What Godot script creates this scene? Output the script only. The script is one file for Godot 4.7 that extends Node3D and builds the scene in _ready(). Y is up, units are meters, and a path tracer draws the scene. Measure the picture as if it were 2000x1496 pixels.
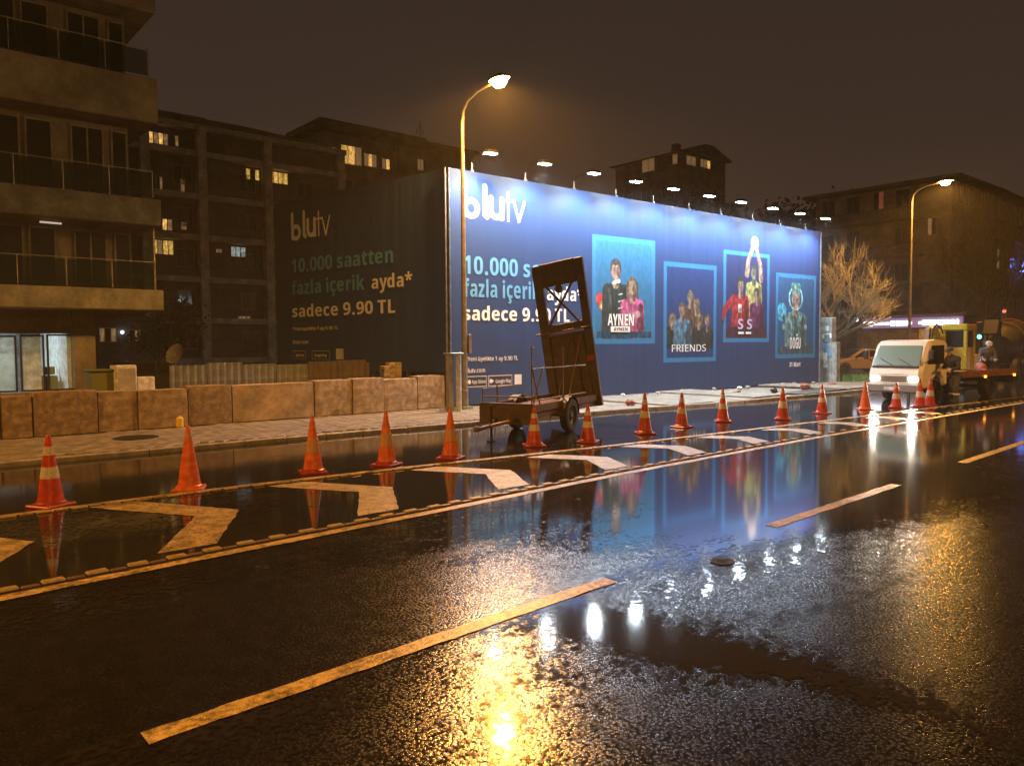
extends Node3D
# Night street after rain: wet road, traffic cones, sign trailer and a floodlit blue billboard.
# World axes: +X runs along the road, -Z points across it towards the billboard; metres, y up.

var M := {}          # materials
var T := {}          # shared textures
var taken := {}      # names in use at top level
var rng := RandomNumberGenerator.new()

# ---------------------------------------------------------------- mesh building
class MB:
	var v := PackedVector3Array()
	var n := PackedVector3Array()
	var t := PackedVector2Array()
	var c := PackedColorArray()
	var use_color := false
	var ink := Color.WHITE
	func tri(a: Vector3, b: Vector3, d: Vector3, ua := Vector2.ZERO, ub := Vector2.ZERO, ud := Vector2.ZERO) -> void:
		var m := (b - a).cross(d - a)
		m = m.normalized() if m.length_squared() > 1e-16 else Vector3.UP
		tri_n(a, b, d, m, m, m, ua, ub, ud)
	func tri_n(a: Vector3, b: Vector3, d: Vector3, na: Vector3, nb: Vector3, nd: Vector3, ua := Vector2.ZERO, ub := Vector2.ZERO, ud := Vector2.ZERO) -> void:
		v.append(a); v.append(d); v.append(b)
		n.append(na); n.append(nd); n.append(nb)
		t.append(ua); t.append(ud); t.append(ub)
		if use_color:
			c.append(ink); c.append(ink); c.append(ink)
	func quad(a: Vector3, b: Vector3, d: Vector3, e: Vector3, u0 := Vector2.ZERO, u1 := Vector2.ZERO, u2 := Vector2.ZERO, u3 := Vector2.ZERO) -> void:
		tri(a, b, d, u0, u1, u2)
		tri(a, d, e, u0, u2, u3)
	func box(at: Vector3, size: Vector3, xf := Transform3D.IDENTITY) -> void:
		cbox(at, size, 0.0, xf)
	func cbox(at: Vector3, size: Vector3, bevel: float, xf := Transform3D.IDENTITY) -> void:
		var h := size / 2.0
		var b := minf(bevel, minf(h.x, minf(h.y, h.z)) * 0.95)
		for s in [-1.0, 1.0]:
			var f := [
				[Vector3(s * h.x, -h.y + b, -s * (-h.z + b)), Vector3(s * h.x, -h.y + b, -s * (h.z - b)), Vector3(s * h.x, h.y - b, -s * (h.z - b)), Vector3(s * h.x, h.y - b, -s * (-h.z + b))],
				[Vector3(-h.x + b, s * h.y, s * (h.z - b)), Vector3(h.x - b, s * h.y, s * (h.z - b)), Vector3(h.x - b, s * h.y, -s * (h.z - b)), Vector3(-h.x + b, s * h.y, -s * (h.z - b))],
				[Vector3(-s * (h.x - b), -h.y + b, s * h.z), Vector3(s * (h.x - b), -h.y + b, s * h.z), Vector3(s * (h.x - b), h.y - b, s * h.z), Vector3(-s * (h.x - b), h.y - b, s * h.z)]]
			for q in f:
				_facing(xf * (at + q[0]), xf * (at + q[1]), xf * (at + q[2]), xf * (at + q[3]), xf * at)
		if b <= 0.0:
			return
		for s in [-1.0, 1.0]:
			for r in [-1.0, 1.0]:
				_facing(xf * (at + Vector3(s * h.x, r * (h.y - b), h.z - b)), xf * (at + Vector3(s * h.x, r * (h.y - b), b - h.z)), xf * (at + Vector3(s * (h.x - b), r * h.y, b - h.z)), xf * (at + Vector3(s * (h.x - b), r * h.y, h.z - b)), xf * at)
				_facing(xf * (at + Vector3(s * h.x, h.y - b, r * (h.z - b))), xf * (at + Vector3(s * h.x, b - h.y, r * (h.z - b))), xf * (at + Vector3(s * (h.x - b), b - h.y, r * h.z)), xf * (at + Vector3(s * (h.x - b), h.y - b, r * h.z)), xf * at)
				_facing(xf * (at + Vector3(h.x - b, s * h.y, r * (h.z - b))), xf * (at + Vector3(b - h.x, s * h.y, r * (h.z - b))), xf * (at + Vector3(b - h.x, s * (h.y - b), r * h.z)), xf * (at + Vector3(h.x - b, s * (h.y - b), r * h.z)), xf * at)
				for q in [-1.0, 1.0]:
					var p0: Vector3 = xf * (at + Vector3(s * h.x, r * (h.y - b), q * (h.z - b)))
					var p1: Vector3 = xf * (at + Vector3(s * (h.x - b), r * h.y, q * (h.z - b)))
					var p2: Vector3 = xf * (at + Vector3(s * (h.x - b), r * (h.y - b), q * h.z))
					if (p1 - p0).cross(p2 - p0).dot(p0 - xf * at) > 0.0: tri(p0, p1, p2)
					else: tri(p0, p2, p1)
	func _facing(a: Vector3, b: Vector3, d: Vector3, e: Vector3, inside: Vector3) -> void:
		if (b - a).cross(d - a).dot(a + d - inside * 2.0) >= 0.0: quad(a, b, d, e)
		else: quad(a, e, d, b)
	# a round bar along points; r is a number or an array of radii
	func tube(pts: Array, r, sides := 8, caps := true) -> void:
		var k := pts.size()
		var rings := []
		var side := Vector3.ZERO
		for i in k:
			var dir: Vector3 = (pts[mini(i + 1, k - 1)] - pts[maxi(i - 1, 0)]).normalized()
			if side == Vector3.ZERO:
				side = dir.cross(Vector3.UP if absf(dir.y) < 0.9 else Vector3.RIGHT).normalized()
			side = (side - dir * side.dot(dir)).normalized()
			var up := dir.cross(side).normalized()
			var rad: float = r[i] if r is Array else r
			var ring := []
			for j in sides:
				var a := TAU * j / sides
				ring.append([pts[i] + (side * cos(a) + up * sin(a)) * rad, side * cos(a) + up * sin(a)])
			rings.append(ring)
		for i in k - 1:
			for j in sides:
				var a = rings[i][j]
				var b = rings[i][(j + 1) % sides]
				var d = rings[i + 1][(j + 1) % sides]
				var e = rings[i + 1][j]
				tri_n(a[0], b[0], d[0], a[1], b[1], d[1])
				tri_n(a[0], d[0], e[0], a[1], d[1], e[1])
		if caps:
			for j in range(1, sides - 1):
				tri(rings[0][0][0], rings[0][j + 1][0], rings[0][j][0])
				tri(rings[k - 1][0][0], rings[k - 1][j][0], rings[k - 1][j + 1][0])
	# profile of [radius, height] turned round y
	func lathe(prof: Array, segs := 24, xf := Transform3D.IDENTITY) -> void:
		for i in prof.size() - 1:
			var p0 = prof[i]
			var p1 = prof[i + 1]
			var slope := Vector2(p1[1] - p0[1], p0[0] - p1[0])
			slope = slope.normalized() if slope.length() > 1e-6 else Vector2(1, 0)
			for j in segs:
				var a := TAU * j / segs
				var b := TAU * (j + 1) / segs
				var da := Vector3(cos(a), 0, -sin(a))
				var db := Vector3(cos(b), 0, -sin(b))
				var na := xf.basis * (da * slope.x + Vector3.UP * slope.y)
				var nb := xf.basis * (db * slope.x + Vector3.UP * slope.y)
				var q0: Vector3 = xf * (da * p0[0] + Vector3.UP * p0[1])
				var q1: Vector3 = xf * (db * p0[0] + Vector3.UP * p0[1])
				var q2: Vector3 = xf * (db * p1[0] + Vector3.UP * p1[1])
				var q3: Vector3 = xf * (da * p1[0] + Vector3.UP * p1[1])
				if p0[0] > 1e-6: tri_n(q0, q1, q2, na, nb, nb)
				if p1[0] > 1e-6: tri_n(q0, q2, q3, na, nb, na)
	# polygon in local x,y (any winding) pulled along z from -depth/2 to depth/2, ends chamfered
	func prism(poly: PackedVector2Array, depth: float, bevel := 0.0, xf := Transform3D.IDENTITY) -> void:
		var p := poly
		if Geometry2D.is_polygon_clockwise(p):
			p = p.duplicate()
			p.reverse()
		var q := p
		if bevel > 0.0:
			var mid := Vector2.ZERO
			for a in p: mid += a / p.size()
			q = PackedVector2Array()
			for i in p.size():
				var e0 := (p[i] - p[(i - 1 + p.size()) % p.size()]).normalized()
				var e1 := (p[(i + 1) % p.size()] - p[i]).normalized()
				var bis := (e0.orthogonal() * -1.0 + e1.orthogonal() * -1.0)
				bis = bis.normalized() if bis.length() > 1e-4 else (mid - p[i]).normalized()
				q.append(p[i] + bis * bevel)
		var h := depth / 2.0
		for i in p.size():
			var j := (i + 1) % p.size()
			var a := Vector3(p[i].x, p[i].y, h - bevel)
			var b := Vector3(p[j].x, p[j].y, h - bevel)
			quad(xf * Vector3(a.x, a.y, -a.z), xf * Vector3(b.x, b.y, -b.z), xf * b, xf * a)
			if bevel > 0.0:
				var a2 := Vector3(q[i].x, q[i].y, h)
				var b2 := Vector3(q[j].x, q[j].y, h)
				quad(xf * a, xf * b, xf * b2, xf * a2)
				quad(xf * Vector3(b.x, b.y, -b.z), xf * Vector3(a.x, a.y, -a.z), xf * Vector3(a2.x, a2.y, -h), xf * Vector3(b2.x, b2.y, -h))
		var ids := Geometry2D.triangulate_polygon(q)
		for i in range(0, ids.size(), 3):
			var a := q[ids[i]]
			var b := q[ids[i + 1]]
			var d := q[ids[i + 2]]
			if (b - a).cross(d - a) < 0.0:
				var sw := b
				b = d
				d = sw
			tri(xf * Vector3(a.x, a.y, h), xf * Vector3(b.x, b.y, h), xf * Vector3(d.x, d.y, h), a, b, d)
			tri(xf * Vector3(a.x, a.y, -h), xf * Vector3(d.x, d.y, -h), xf * Vector3(b.x, b.y, -h), a, d, b)
	# flat polygon lying at height y (x, z points)
	func sheet(poly: PackedVector2Array, y: float) -> void:
		var ids := Geometry2D.triangulate_polygon(poly)
		for i in range(0, ids.size(), 3):
			var a := poly[ids[i]]
			var b := poly[ids[i + 1]]
			var d := poly[ids[i + 2]]
			if (b - a).cross(d - a) > 0.0:
				var sw := b
				b = d
				d = sw
			tri(Vector3(a.x, y, a.y), Vector3(b.x, y, b.y), Vector3(d.x, y, d.y), a, b, d)
	func mesh() -> ArrayMesh:
		var arr := []
		arr.resize(Mesh.ARRAY_MAX)
		arr[Mesh.ARRAY_VERTEX] = v
		arr[Mesh.ARRAY_NORMAL] = n
		arr[Mesh.ARRAY_TEX_UV] = t
		if use_color: arr[Mesh.ARRAY_COLOR] = c
		var m := ArrayMesh.new()
		m.add_surface_from_arrays(Mesh.PRIMITIVE_TRIANGLES, arr)
		return m

func obj(called: String, mb, m: Material, parent: Node = null) -> MeshInstance3D:
	var o := MeshInstance3D.new()
	o.name = called if parent else numbered(called)
	o.mesh = mb.mesh() if mb is MB else mb
	o.material_override = m
	(parent if parent else self).add_child(o, true)
	return o

func numbered(called: String) -> String:
	taken[called] = taken.get(called, -1) + 1
	return called if taken[called] == 0 else "%s_%03d" % [called, taken[called]]

func tag(o: Node, label: String, category: String, group := "", kind := "") -> Node:
	o.set_meta("label", label)
	o.set_meta("category", category)
	if group: o.set_meta("group", group)
	if kind: o.set_meta("kind", kind)
	return o

func struct(o: Node, label: String, category := "") -> Node:
	o.set_meta("kind", "structure")
	o.set_meta("label", label)
	if category: o.set_meta("category", category)
	return o

func thing(called: String, at: Vector3, turn: float, label: String, category: String, group := "") -> Node3D:
	var o := Node3D.new()
	o.name = numbered(called)
	add_child(o)
	o.position = at
	o.rotation.y = turn
	tag(o, label, category, group)
	return o

func copy(o: Node3D, at: Vector3, turn: float, label := "", group := "") -> Node3D:
	var r: Node3D = o.duplicate()
	r.name = numbered(String(o.name).rstrip("0123456789").trim_suffix("_"))
	add_child(r)
	r.position = at
	r.rotation.y = turn
	if label: r.set_meta("label", label)
	if group: r.set_meta("group", group)
	return r

# ---------------------------------------------------------------- materials
func lin(r: float, g: float, b: float, a := 1.0) -> Color:
	var k := Color(r, g, b).linear_to_srgb()
	k.a = a
	return k

func mat(r: float, g: float, b: float, rough := 0.7, metal := 0.0, tex: Texture2D = null, scale := 1.0) -> StandardMaterial3D:
	var m := StandardMaterial3D.new()
	m.albedo_color = lin(r, g, b)
	m.roughness = rough
	m.metallic = metal
	if tex:
		m.albedo_texture = tex
		m.uv1_triplanar = true
		m.uv1_world_triplanar = true
		m.uv1_scale = Vector3.ONE * scale
	return m

func relief(m: StandardMaterial3D, tex: Texture2D, cm: float) -> StandardMaterial3D:
	m.heightmap_enabled = true
	m.heightmap_texture = tex
	m.heightmap_scale = cm
	return m

func glow(r: float, g: float, b: float, e: float) -> StandardMaterial3D:
	var m := mat(0.6, 0.6, 0.6, 0.4)
	m.emission_enabled = true
	m.emission = lin(r, g, b)
	m.emission_energy_multiplier = e
	return m

# glowing pane for a lit room: noise mottles the glow like curtains and furniture
func glowing_pane(r: float, g: float, b: float, e: float) -> StandardMaterial3D:
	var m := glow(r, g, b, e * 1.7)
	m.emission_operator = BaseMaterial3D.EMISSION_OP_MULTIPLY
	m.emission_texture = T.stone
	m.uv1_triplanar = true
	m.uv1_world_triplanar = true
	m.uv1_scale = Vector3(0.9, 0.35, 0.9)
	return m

func noise(seed_: int, freq: float, kind := FastNoiseLite.TYPE_SIMPLEX_SMOOTH, octaves := 4) -> FastNoiseLite:
	var f := FastNoiseLite.new()
	f.seed = seed_
	f.frequency = freq
	f.noise_type = kind
	f.fractal_octaves = octaves
	if octaves <= 1: f.fractal_type = FastNoiseLite.FRACTAL_NONE
	return f

# a grey picture of noise between lo and hi, several patterns laid over each other
func grey(size: int, layers: Array, lo: float, hi: float) -> ImageTexture:
	var parts := []
	for l in layers:
		parts.append([(l[0] as FastNoiseLite).get_seamless_image(size, size).get_data(), l[1]])
	var out := PackedByteArray()
	out.resize(size * size)
	var total := 0.0
	for p in parts: total += absf(p[1])
	for i in size * size:
		var s := 0.0
		for p in parts: s += (p[0][i] / 255.0) * p[1] if p[1] > 0 else (1.0 - p[0][i] / 255.0) * -p[1]
		out[i] = int(clampf(lerpf(lo, hi, s / total), 0.0, 1.0) * 255.0)
	return ImageTexture.create_from_image(Image.create_from_data(size, size, false, Image.FORMAT_L8, out))

func cellular(seed_: int, freq: float) -> FastNoiseLite:
	var f := noise(seed_, freq, FastNoiseLite.TYPE_CELLULAR, 1)
	f.cellular_return_type = FastNoiseLite.RETURN_DISTANCE
	f.cellular_jitter = 1.0
	return f

func make_materials() -> void:
	T.blotch = grey(512, [[noise(1, 0.008), 2.0], [noise(2, 0.04), 1.0], [noise(3, 0.18, FastNoiseLite.TYPE_SIMPLEX, 2), 0.7]], 0.5, 1.15)
	T.fine = grey(512, [[noise(4, 0.03), 1.0], [noise(5, 0.3, FastNoiseLite.TYPE_SIMPLEX, 2), 1.4]], 0.35, 1.1)
	T.stone = grey(512, [[noise(6, 0.012), 1.6], [noise(7, 0.05), 1.0], [cellular(8, 0.06), 0.8]], 0.0, 1.0)
	T.grain = grey(768, [[cellular(9, 0.10), -1.5], [noise(10, 0.2, FastNoiseLite.TYPE_SIMPLEX, 2), 0.8], [noise(11, 0.012), 0.4]], -0.6, 1.55)
	T.tar = grey(768, [[cellular(9, 0.10), -1.0], [noise(12, 0.01), 1.2], [noise(13, 0.2, FastNoiseLite.TYPE_SIMPLEX, 2), 1.0]], 0.35, 1.25)
	T.worn = grey(512, [[noise(14, 0.01), 1.0], [noise(15, 0.05), 1.3], [noise(16, 0.25, FastNoiseLite.TYPE_SIMPLEX, 2), 1.2]], -0.15, 1.75)
	# the road: dark wet tarmac with coarse stones
	M.asphalt = relief(mat(0.012, 0.0105, 0.009, 0.30), T.grain, 0.10)
	M.asphalt.roughness_texture = T.grain
	M.asphalt.metallic_specular = 0.6
	M.asphalt.albedo_texture = T.tar
	M.asphalt.uv1_scale = Vector3(0.56, 0.56, 1.0)
	M.paint = relief(mat(0.62, 0.46, 0.19, 0.33, 0.0, T.worn, 0.55), T.grain, 0.15)
	M.paint_worn = relief(mat(0.46, 0.34, 0.16, 0.4, 0.0, T.worn, 0.8), T.grain, 0.2)
	M.marker = mat(0.55, 0.42, 0.22, 0.4, 0.0, T.fine, 1.0)
	M.marker_dark = mat(0.20, 0.12, 0.06, 0.5, 0.0, T.fine, 1.0)
	M.kerb = relief(mat(0.30, 0.27, 0.22, 0.5, 0.0, T.blotch, 0.6), T.stone, 0.4)
	M.paver = relief(mat(0.27, 0.23, 0.17, 0.42, 0.0, T.blotch, 0.5), T.fine, 0.3)
	M.paver_b = relief(mat(0.22, 0.185, 0.14, 0.45, 0.0, T.blotch, 0.7), T.fine, 0.3)
	M.screed = relief(mat(0.22, 0.21, 0.175, 0.6, 0.0, T.blotch, 0.35), T.stone, 1.2)
	M.earth = relief(mat(0.10, 0.075, 0.05, 0.8, 0.0, T.blotch, 0.2), T.stone, 3.0)
	M.block = relief(mat(0.38, 0.28, 0.17, 0.75, 0.0, T.blotch, 1.0), T.stone, 0.6)
	M.block_b = relief(mat(0.31, 0.22, 0.13, 0.8, 0.0, T.blotch, 1.3), T.stone, 0.8)
	M.block_c = relief(mat(0.42, 0.31, 0.18, 0.7, 0.0, T.blotch, 0.3), T.fine, 0.5)
	M.cone_red = mat(0.56, 0.05, 0.025, 0.35, 0.0, T.blotch, 2.2)
	M.cone_orange = mat(0.74, 0.14, 0.035, 0.38, 0.0, T.blotch, 2.2)
	M.cone_base = mat(0.48, 0.04, 0.03, 0.4, 0.0, T.fine, 1.5)
	M.band = mat(0.8, 0.75, 0.66, 0.35, 0.0, T.fine, 1.8)
	M.band_dull = mat(0.68, 0.36, 0.17, 0.45, 0.0, T.fine, 1.8)
	M.galv = mat(0.42, 0.42, 0.41, 0.38, 0.6, T.blotch, 0.9)
	M.pole = mat(0.26, 0.23, 0.19, 0.5, 0.2, T.blotch, 0.9)
	M.dark_metal = mat(0.03, 0.026, 0.022, 0.5, 0.3, T.fine, 0.8)
	M.black = mat(0.012, 0.012, 0.013, 0.5)
	M.rubber = mat(0.018, 0.017, 0.017, 0.75, 0.0, T.fine, 2.0)
	M.white_box = mat(0.7, 0.72, 0.72, 0.6, 0.0, T.blotch, 0.8)
	M.trailer = mat(0.075, 0.048, 0.025, 0.55, 0.1, T.blotch, 0.8)
	M.trailer_rust = mat(0.15, 0.06, 0.022, 0.7, 0.0, T.blotch, 1.1)
	M.steel_bar = mat(0.22, 0.14, 0.09, 0.45, 0.5, T.blotch, 1.0)
	M.lens_off = mat(0.35, 0.35, 0.36, 0.2)
	M.text_white = mat(0.78, 0.78, 0.78, 0.55)
	M.text_blue = mat(0.08, 0.29, 0.55, 0.55)
	M.plaster = mat(0.30, 0.26, 0.22, 0.85, 0.0, T.blotch, 0.12)
	M.plaster_dark = mat(0.21, 0.19, 0.17, 0.85, 0.0, T.blotch, 0.12)
	M.plaster_pale = mat(0.36, 0.34, 0.29, 0.8, 0.0, T.blotch, 0.15)
	M.slab = mat(0.72, 0.68, 0.56, 0.75, 0.0, T.blotch, 0.2)
	M.band_concrete = mat(0.21, 0.215, 0.205, 0.8, 0.0, T.blotch, 0.3)
	M.facade = mat(0.5, 0.44, 0.4, 0.85, 0.0, T.blotch, 0.12)
	M.sheet_grey = mat(0.20, 0.22, 0.23, 0.55, 0.2, T.blotch, 0.8)
	M.sheet_brown = mat(0.10, 0.075, 0.06, 0.7, 0.1, T.blotch, 0.8)
	M.frame = mat(0.28, 0.27, 0.25, 0.5)
	M.glass_dark = mat(0.012, 0.014, 0.016, 0.08)
	M.glass_dark.metallic_specular = 0.7
	M.pane = StandardMaterial3D.new()
	M.pane.albedo_color = Color(0.8, 0.95, 0.92, 0.12)
	M.pane.transparency = BaseMaterial3D.TRANSPARENCY_ALPHA
	M.pane.roughness = 0.05
	M.balcony_glass = StandardMaterial3D.new()
	M.balcony_glass.albedo_color = Color(0.05, 0.12, 0.11, 0.55)
	M.balcony_glass.transparency = BaseMaterial3D.TRANSPARENCY_ALPHA
	M.balcony_glass.roughness = 0.06
	M.window_warm = glowing_pane(1.0, 0.52, 0.13, 2.2)
	M.window_yellow = glowing_pane(1.0, 0.60, 0.12, 1.5)
	M.window_dim = glowing_pane(1.0, 0.55, 0.22, 0.42)
	M.window_white = glowing_pane(0.75, 0.95, 0.9, 0.75)
	M.window_red = glowing_pane(1.0, 0.12, 0.07, 0.35)
	M.sign_white = glow(0.8, 0.85, 1.0, 3.0)
	M.led = glow(0.80, 0.92, 1.0, 320.0)
	M.sodium = glow(1.0, 0.50, 0.10, 420.0)
	M.headlight = glow(1.0, 0.88, 0.7, 25.0)
	M.amber = glow(1.0, 0.35, 0.04, 5.0)
	M.signal_green = glow(0.08, 1.0, 0.62, 6.0)
	M.signal_red = glow(1.0, 0.06, 0.1, 1.2)
	M.bark = relief(mat(0.42, 0.41, 0.32, 0.85, 0.0, T.blotch, 1.2), T.stone, 1.0)
	M.twig = mat(0.46, 0.46, 0.36, 0.85)
	M.bark_dark = mat(0.07, 0.055, 0.04, 0.9)
	M.leaf_dark = mat(0.045, 0.055, 0.03, 0.7)
	M.leaf_dark.backlight_enabled = true
	M.leaf_dark.backlight = Color(0.15, 0.2, 0.1)
	M.grass = mat(0.09, 0.17, 0.03, 0.7)
	M.rubble = relief(mat(0.34, 0.30, 0.26, 0.8, 0.0, T.blotch, 2.0), T.stone, 1.0)
	M.brick = relief(mat(0.30, 0.10, 0.06, 0.8, 0.0, T.blotch, 2.0), T.stone, 0.6)
	M.truck_cream = mat(0.58, 0.57, 0.52, 0.3)
	M.truck_cream.clearcoat_enabled = true
	M.truck_cream.clearcoat = 0.5
	M.truck_cream.clearcoat_roughness = 0.1
	M.yellow = mat(0.85, 0.66, 0.03, 0.4, 0.0, T.fine, 0.7)
	M.rust_paint = mat(0.24, 0.10, 0.03, 0.5, 0.0, T.blotch, 0.8)
	M.car_paint = mat(0.22, 0.17, 0.14, 0.25)
	M.car_paint.clearcoat_enabled = true
	M.car_paint.clearcoat = 0.8
	M.car_dark = mat(0.02, 0.022, 0.025, 0.25)
	M.chrome = mat(0.6, 0.6, 0.6, 0.2, 0.9)
	M.skin = mat(0.42, 0.26, 0.18, 0.6)
	M.jacket = mat(0.05, 0.052, 0.06, 0.8, 0.0, T.fine, 2.0)
	M.jacket.rim_enabled = true
	M.jacket.rim = 0.4
	M.jacket_grey = mat(0.14, 0.15, 0.16, 0.8, 0.0, T.fine, 2.0)
	M.trousers = mat(0.09, 0.10, 0.105, 0.85, 0.0, T.fine, 2.0)
	M.reflective = mat(0.6, 0.6, 0.55, 0.3)
	M.hair = mat(0.015, 0.012, 0.01, 0.7)

# ---------------------------------------------------------------- start
func _ready() -> void:
	rng.seed = 7
	camera_sky_exposure()
	make_materials()
	ground_and_road()
	road_markings()
	water_film()
	pavement()
	buildings()
	billboard()
	floodlights()
	street_lamps()
	block_wall()
	lot_behind_wall()
	cones()
	sign_trailer()
	flatbed_truck()
	machines()
	people()
	right_side()
	trees()
	debris()

# camera 1.92 m up, 52.98 degrees of view, looking across the road towards the billboard corner
func camera_sky_exposure() -> void:
	var cam := Camera3D.new()
	cam.name = "camera"
	cam.fov = rad_to_deg(2.0 * atan(748.0 / 1500.0))
	cam.near = 0.1
	cam.far = 600.0
	add_child(cam)
	cam.position = Vector3(0, 1.92, 0)
	cam.rotation_order = EULER_ORDER_YXZ
	cam.rotation_degrees = Vector3(-2.9005, -(90.0 - 49.236), -0.4)
	cam.current = true
	var e := Environment.new()
	e.background_mode = Environment.BG_SKY
	var s := ProceduralSkyMaterial.new()
	s.sky_top_color = lin(0.0260, 0.0175, 0.0145)
	s.sky_horizon_color = lin(0.0540, 0.0325, 0.0225)
	s.sky_curve = 0.25
	s.ground_bottom_color = lin(0.006, 0.004, 0.003)
	s.ground_horizon_color = lin(0.02, 0.012, 0.008)
	e.sky = Sky.new()
	e.sky.sky_material = s
	e.tonemap_mode = Environment.TONE_MAPPER_LINEAR
	e.tonemap_exposure = 1.0
	e.sdfgi_enabled = true
	e.ssao_enabled = true
	e.ssil_enabled = true
	# thin wet air: the lamps get their halos from it
	e.fog_enabled = true
	e.fog_density = 0.0012
	e.fog_light_color = Color(0.9, 0.9, 0.9)
	var w := WorldEnvironment.new()
	w.name = "world_environment"
	w.environment = e
	add_child(w)
	# the overcast night sky's own faint light
	var sun := DirectionalLight3D.new()
	sun.name = "night_sky_light"
	sun.light_color = lin(1.0, 0.72, 0.5)
	sun.light_energy = 0.004
	sun.light_angular_distance = 60.0
	sun.shadow_enabled = true
	sun.rotation_degrees = Vector3(-70, 30, 0)
	add_child(sun)

const KERB := [[-60.0, -14.75], [4.0, -14.6], [8.3, -14.55], [10.5, -14.4], [16.0, -14.25], [20.0, -13.7], [28.0, -13.5], [60.0, -13.5], [140.0, -13.5]]
const PAVE := 0.08   # height of the pavement above the road

func along(line: Array, x: float) -> float:
	for i in line.size() - 1:
		if x <= line[i + 1][0]:
			return lerpf(line[i][1], line[i + 1][1], clampf((x - line[i][0]) / (line[i + 1][0] - line[i][0]), 0.0, 1.0))
	return line[-1][1]

func ground_and_road() -> void:
	var g := MB.new()
	g.sheet(PackedVector2Array([Vector2(-300, 200), Vector2(400, 200), Vector2(400, -300), Vector2(-300, -300)]), -0.03)
	struct(obj("ground", g, M.earth), "bare dark earth of the building lot beyond the road", "ground")
	var r := MB.new()
	var edge := PackedVector2Array([Vector2(-60, 16), Vector2(140, 16)])
	for i in range(KERB.size() - 1, -1, -1):
		edge.append(Vector2(KERB[i][0], KERB[i][1]))
	r.sheet(edge, 0.0)
	struct(obj("road", r, M.asphalt), "wet dark asphalt road with coarse stone grain", "road")
	var near_side := MB.new()
	near_side.cbox(Vector3(40, 0.02, 11.0), Vector3(200, 0.2, 13.0), 0.02)
	struct(obj("pavement", near_side, M.screed), "plain concrete pavement on the near side of the road", "pavement")
	var k := MB.new()
	for i in KERB.size() - 1:
		var a := Vector3(KERB[i][0], 0, KERB[i][1])
		var b := Vector3(KERB[i + 1][0], 0, KERB[i + 1][1])
		var d := (b - a).normalized()
		var len_ := a.distance_to(b)
		var c := clampi(int(len_ / 0.75), 1, 40)
		for j in c:
			var p := a.lerp(b, (j + 0.5) / c)
			k.cbox(Vector3.ZERO, Vector3(len_ / c - 0.012, 0.2, 0.14), 0.015, Transform3D(Basis(d, Vector3.UP, d.cross(Vector3.UP)), p + Vector3(0, PAVE - 0.095 + rng.randf_range(-0.004, 0.004), -0.07)))
	struct(obj("kerb", k, M.kerb), "low worn concrete kerb along the far side of the road", "kerb")

const INNER := [[-60.0, -6.4], [-10.0, -6.75], [0.8, -6.94], [2.37, -7.04], [4.66, -7.18], [8.27, -7.42], [14.83, -7.62], [27.3, -7.57], [60.0, -7.5]]
const OUTER := [[-60.0, -10.6], [-10.0, -10.5], [1.2, -10.36], [3.53, -10.36], [6.6, -10.12], [10.7, -9.64], [17.7, -9.12], [30.3, -8.4], [45.0, -7.85]]

func stripe(mb: MB, line: Array, x0: float, x1: float, width: float, shift: float, y: float) -> void:
	# worn edges: both sides wander and chip
	var c := maxi(1, int((x1 - x0) / (0.11 if x1 < 20.0 else 0.2)))
	var ra := 0.0
	var rc := 0.0
	for i in c:
		var xa := lerpf(x0, x1, float(i) / c)
		var xb := lerpf(x0, x1, float(i + 1) / c)
		var za := along(line, xa) + shift
		var zb := along(line, xb) + shift
		var rb := rng.randf_range(-0.012, 0.003)
		var rd := rng.randf_range(-0.003, 0.012)
		mb.quad(Vector3(xa, y, za + width / 2 + ra), Vector3(xb, y, zb + width / 2 + rb), Vector3(xb, y, zb - width / 2 + rd), Vector3(xa, y, za - width / 2 + rc))
		ra = rb
		rc = rd

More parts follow.
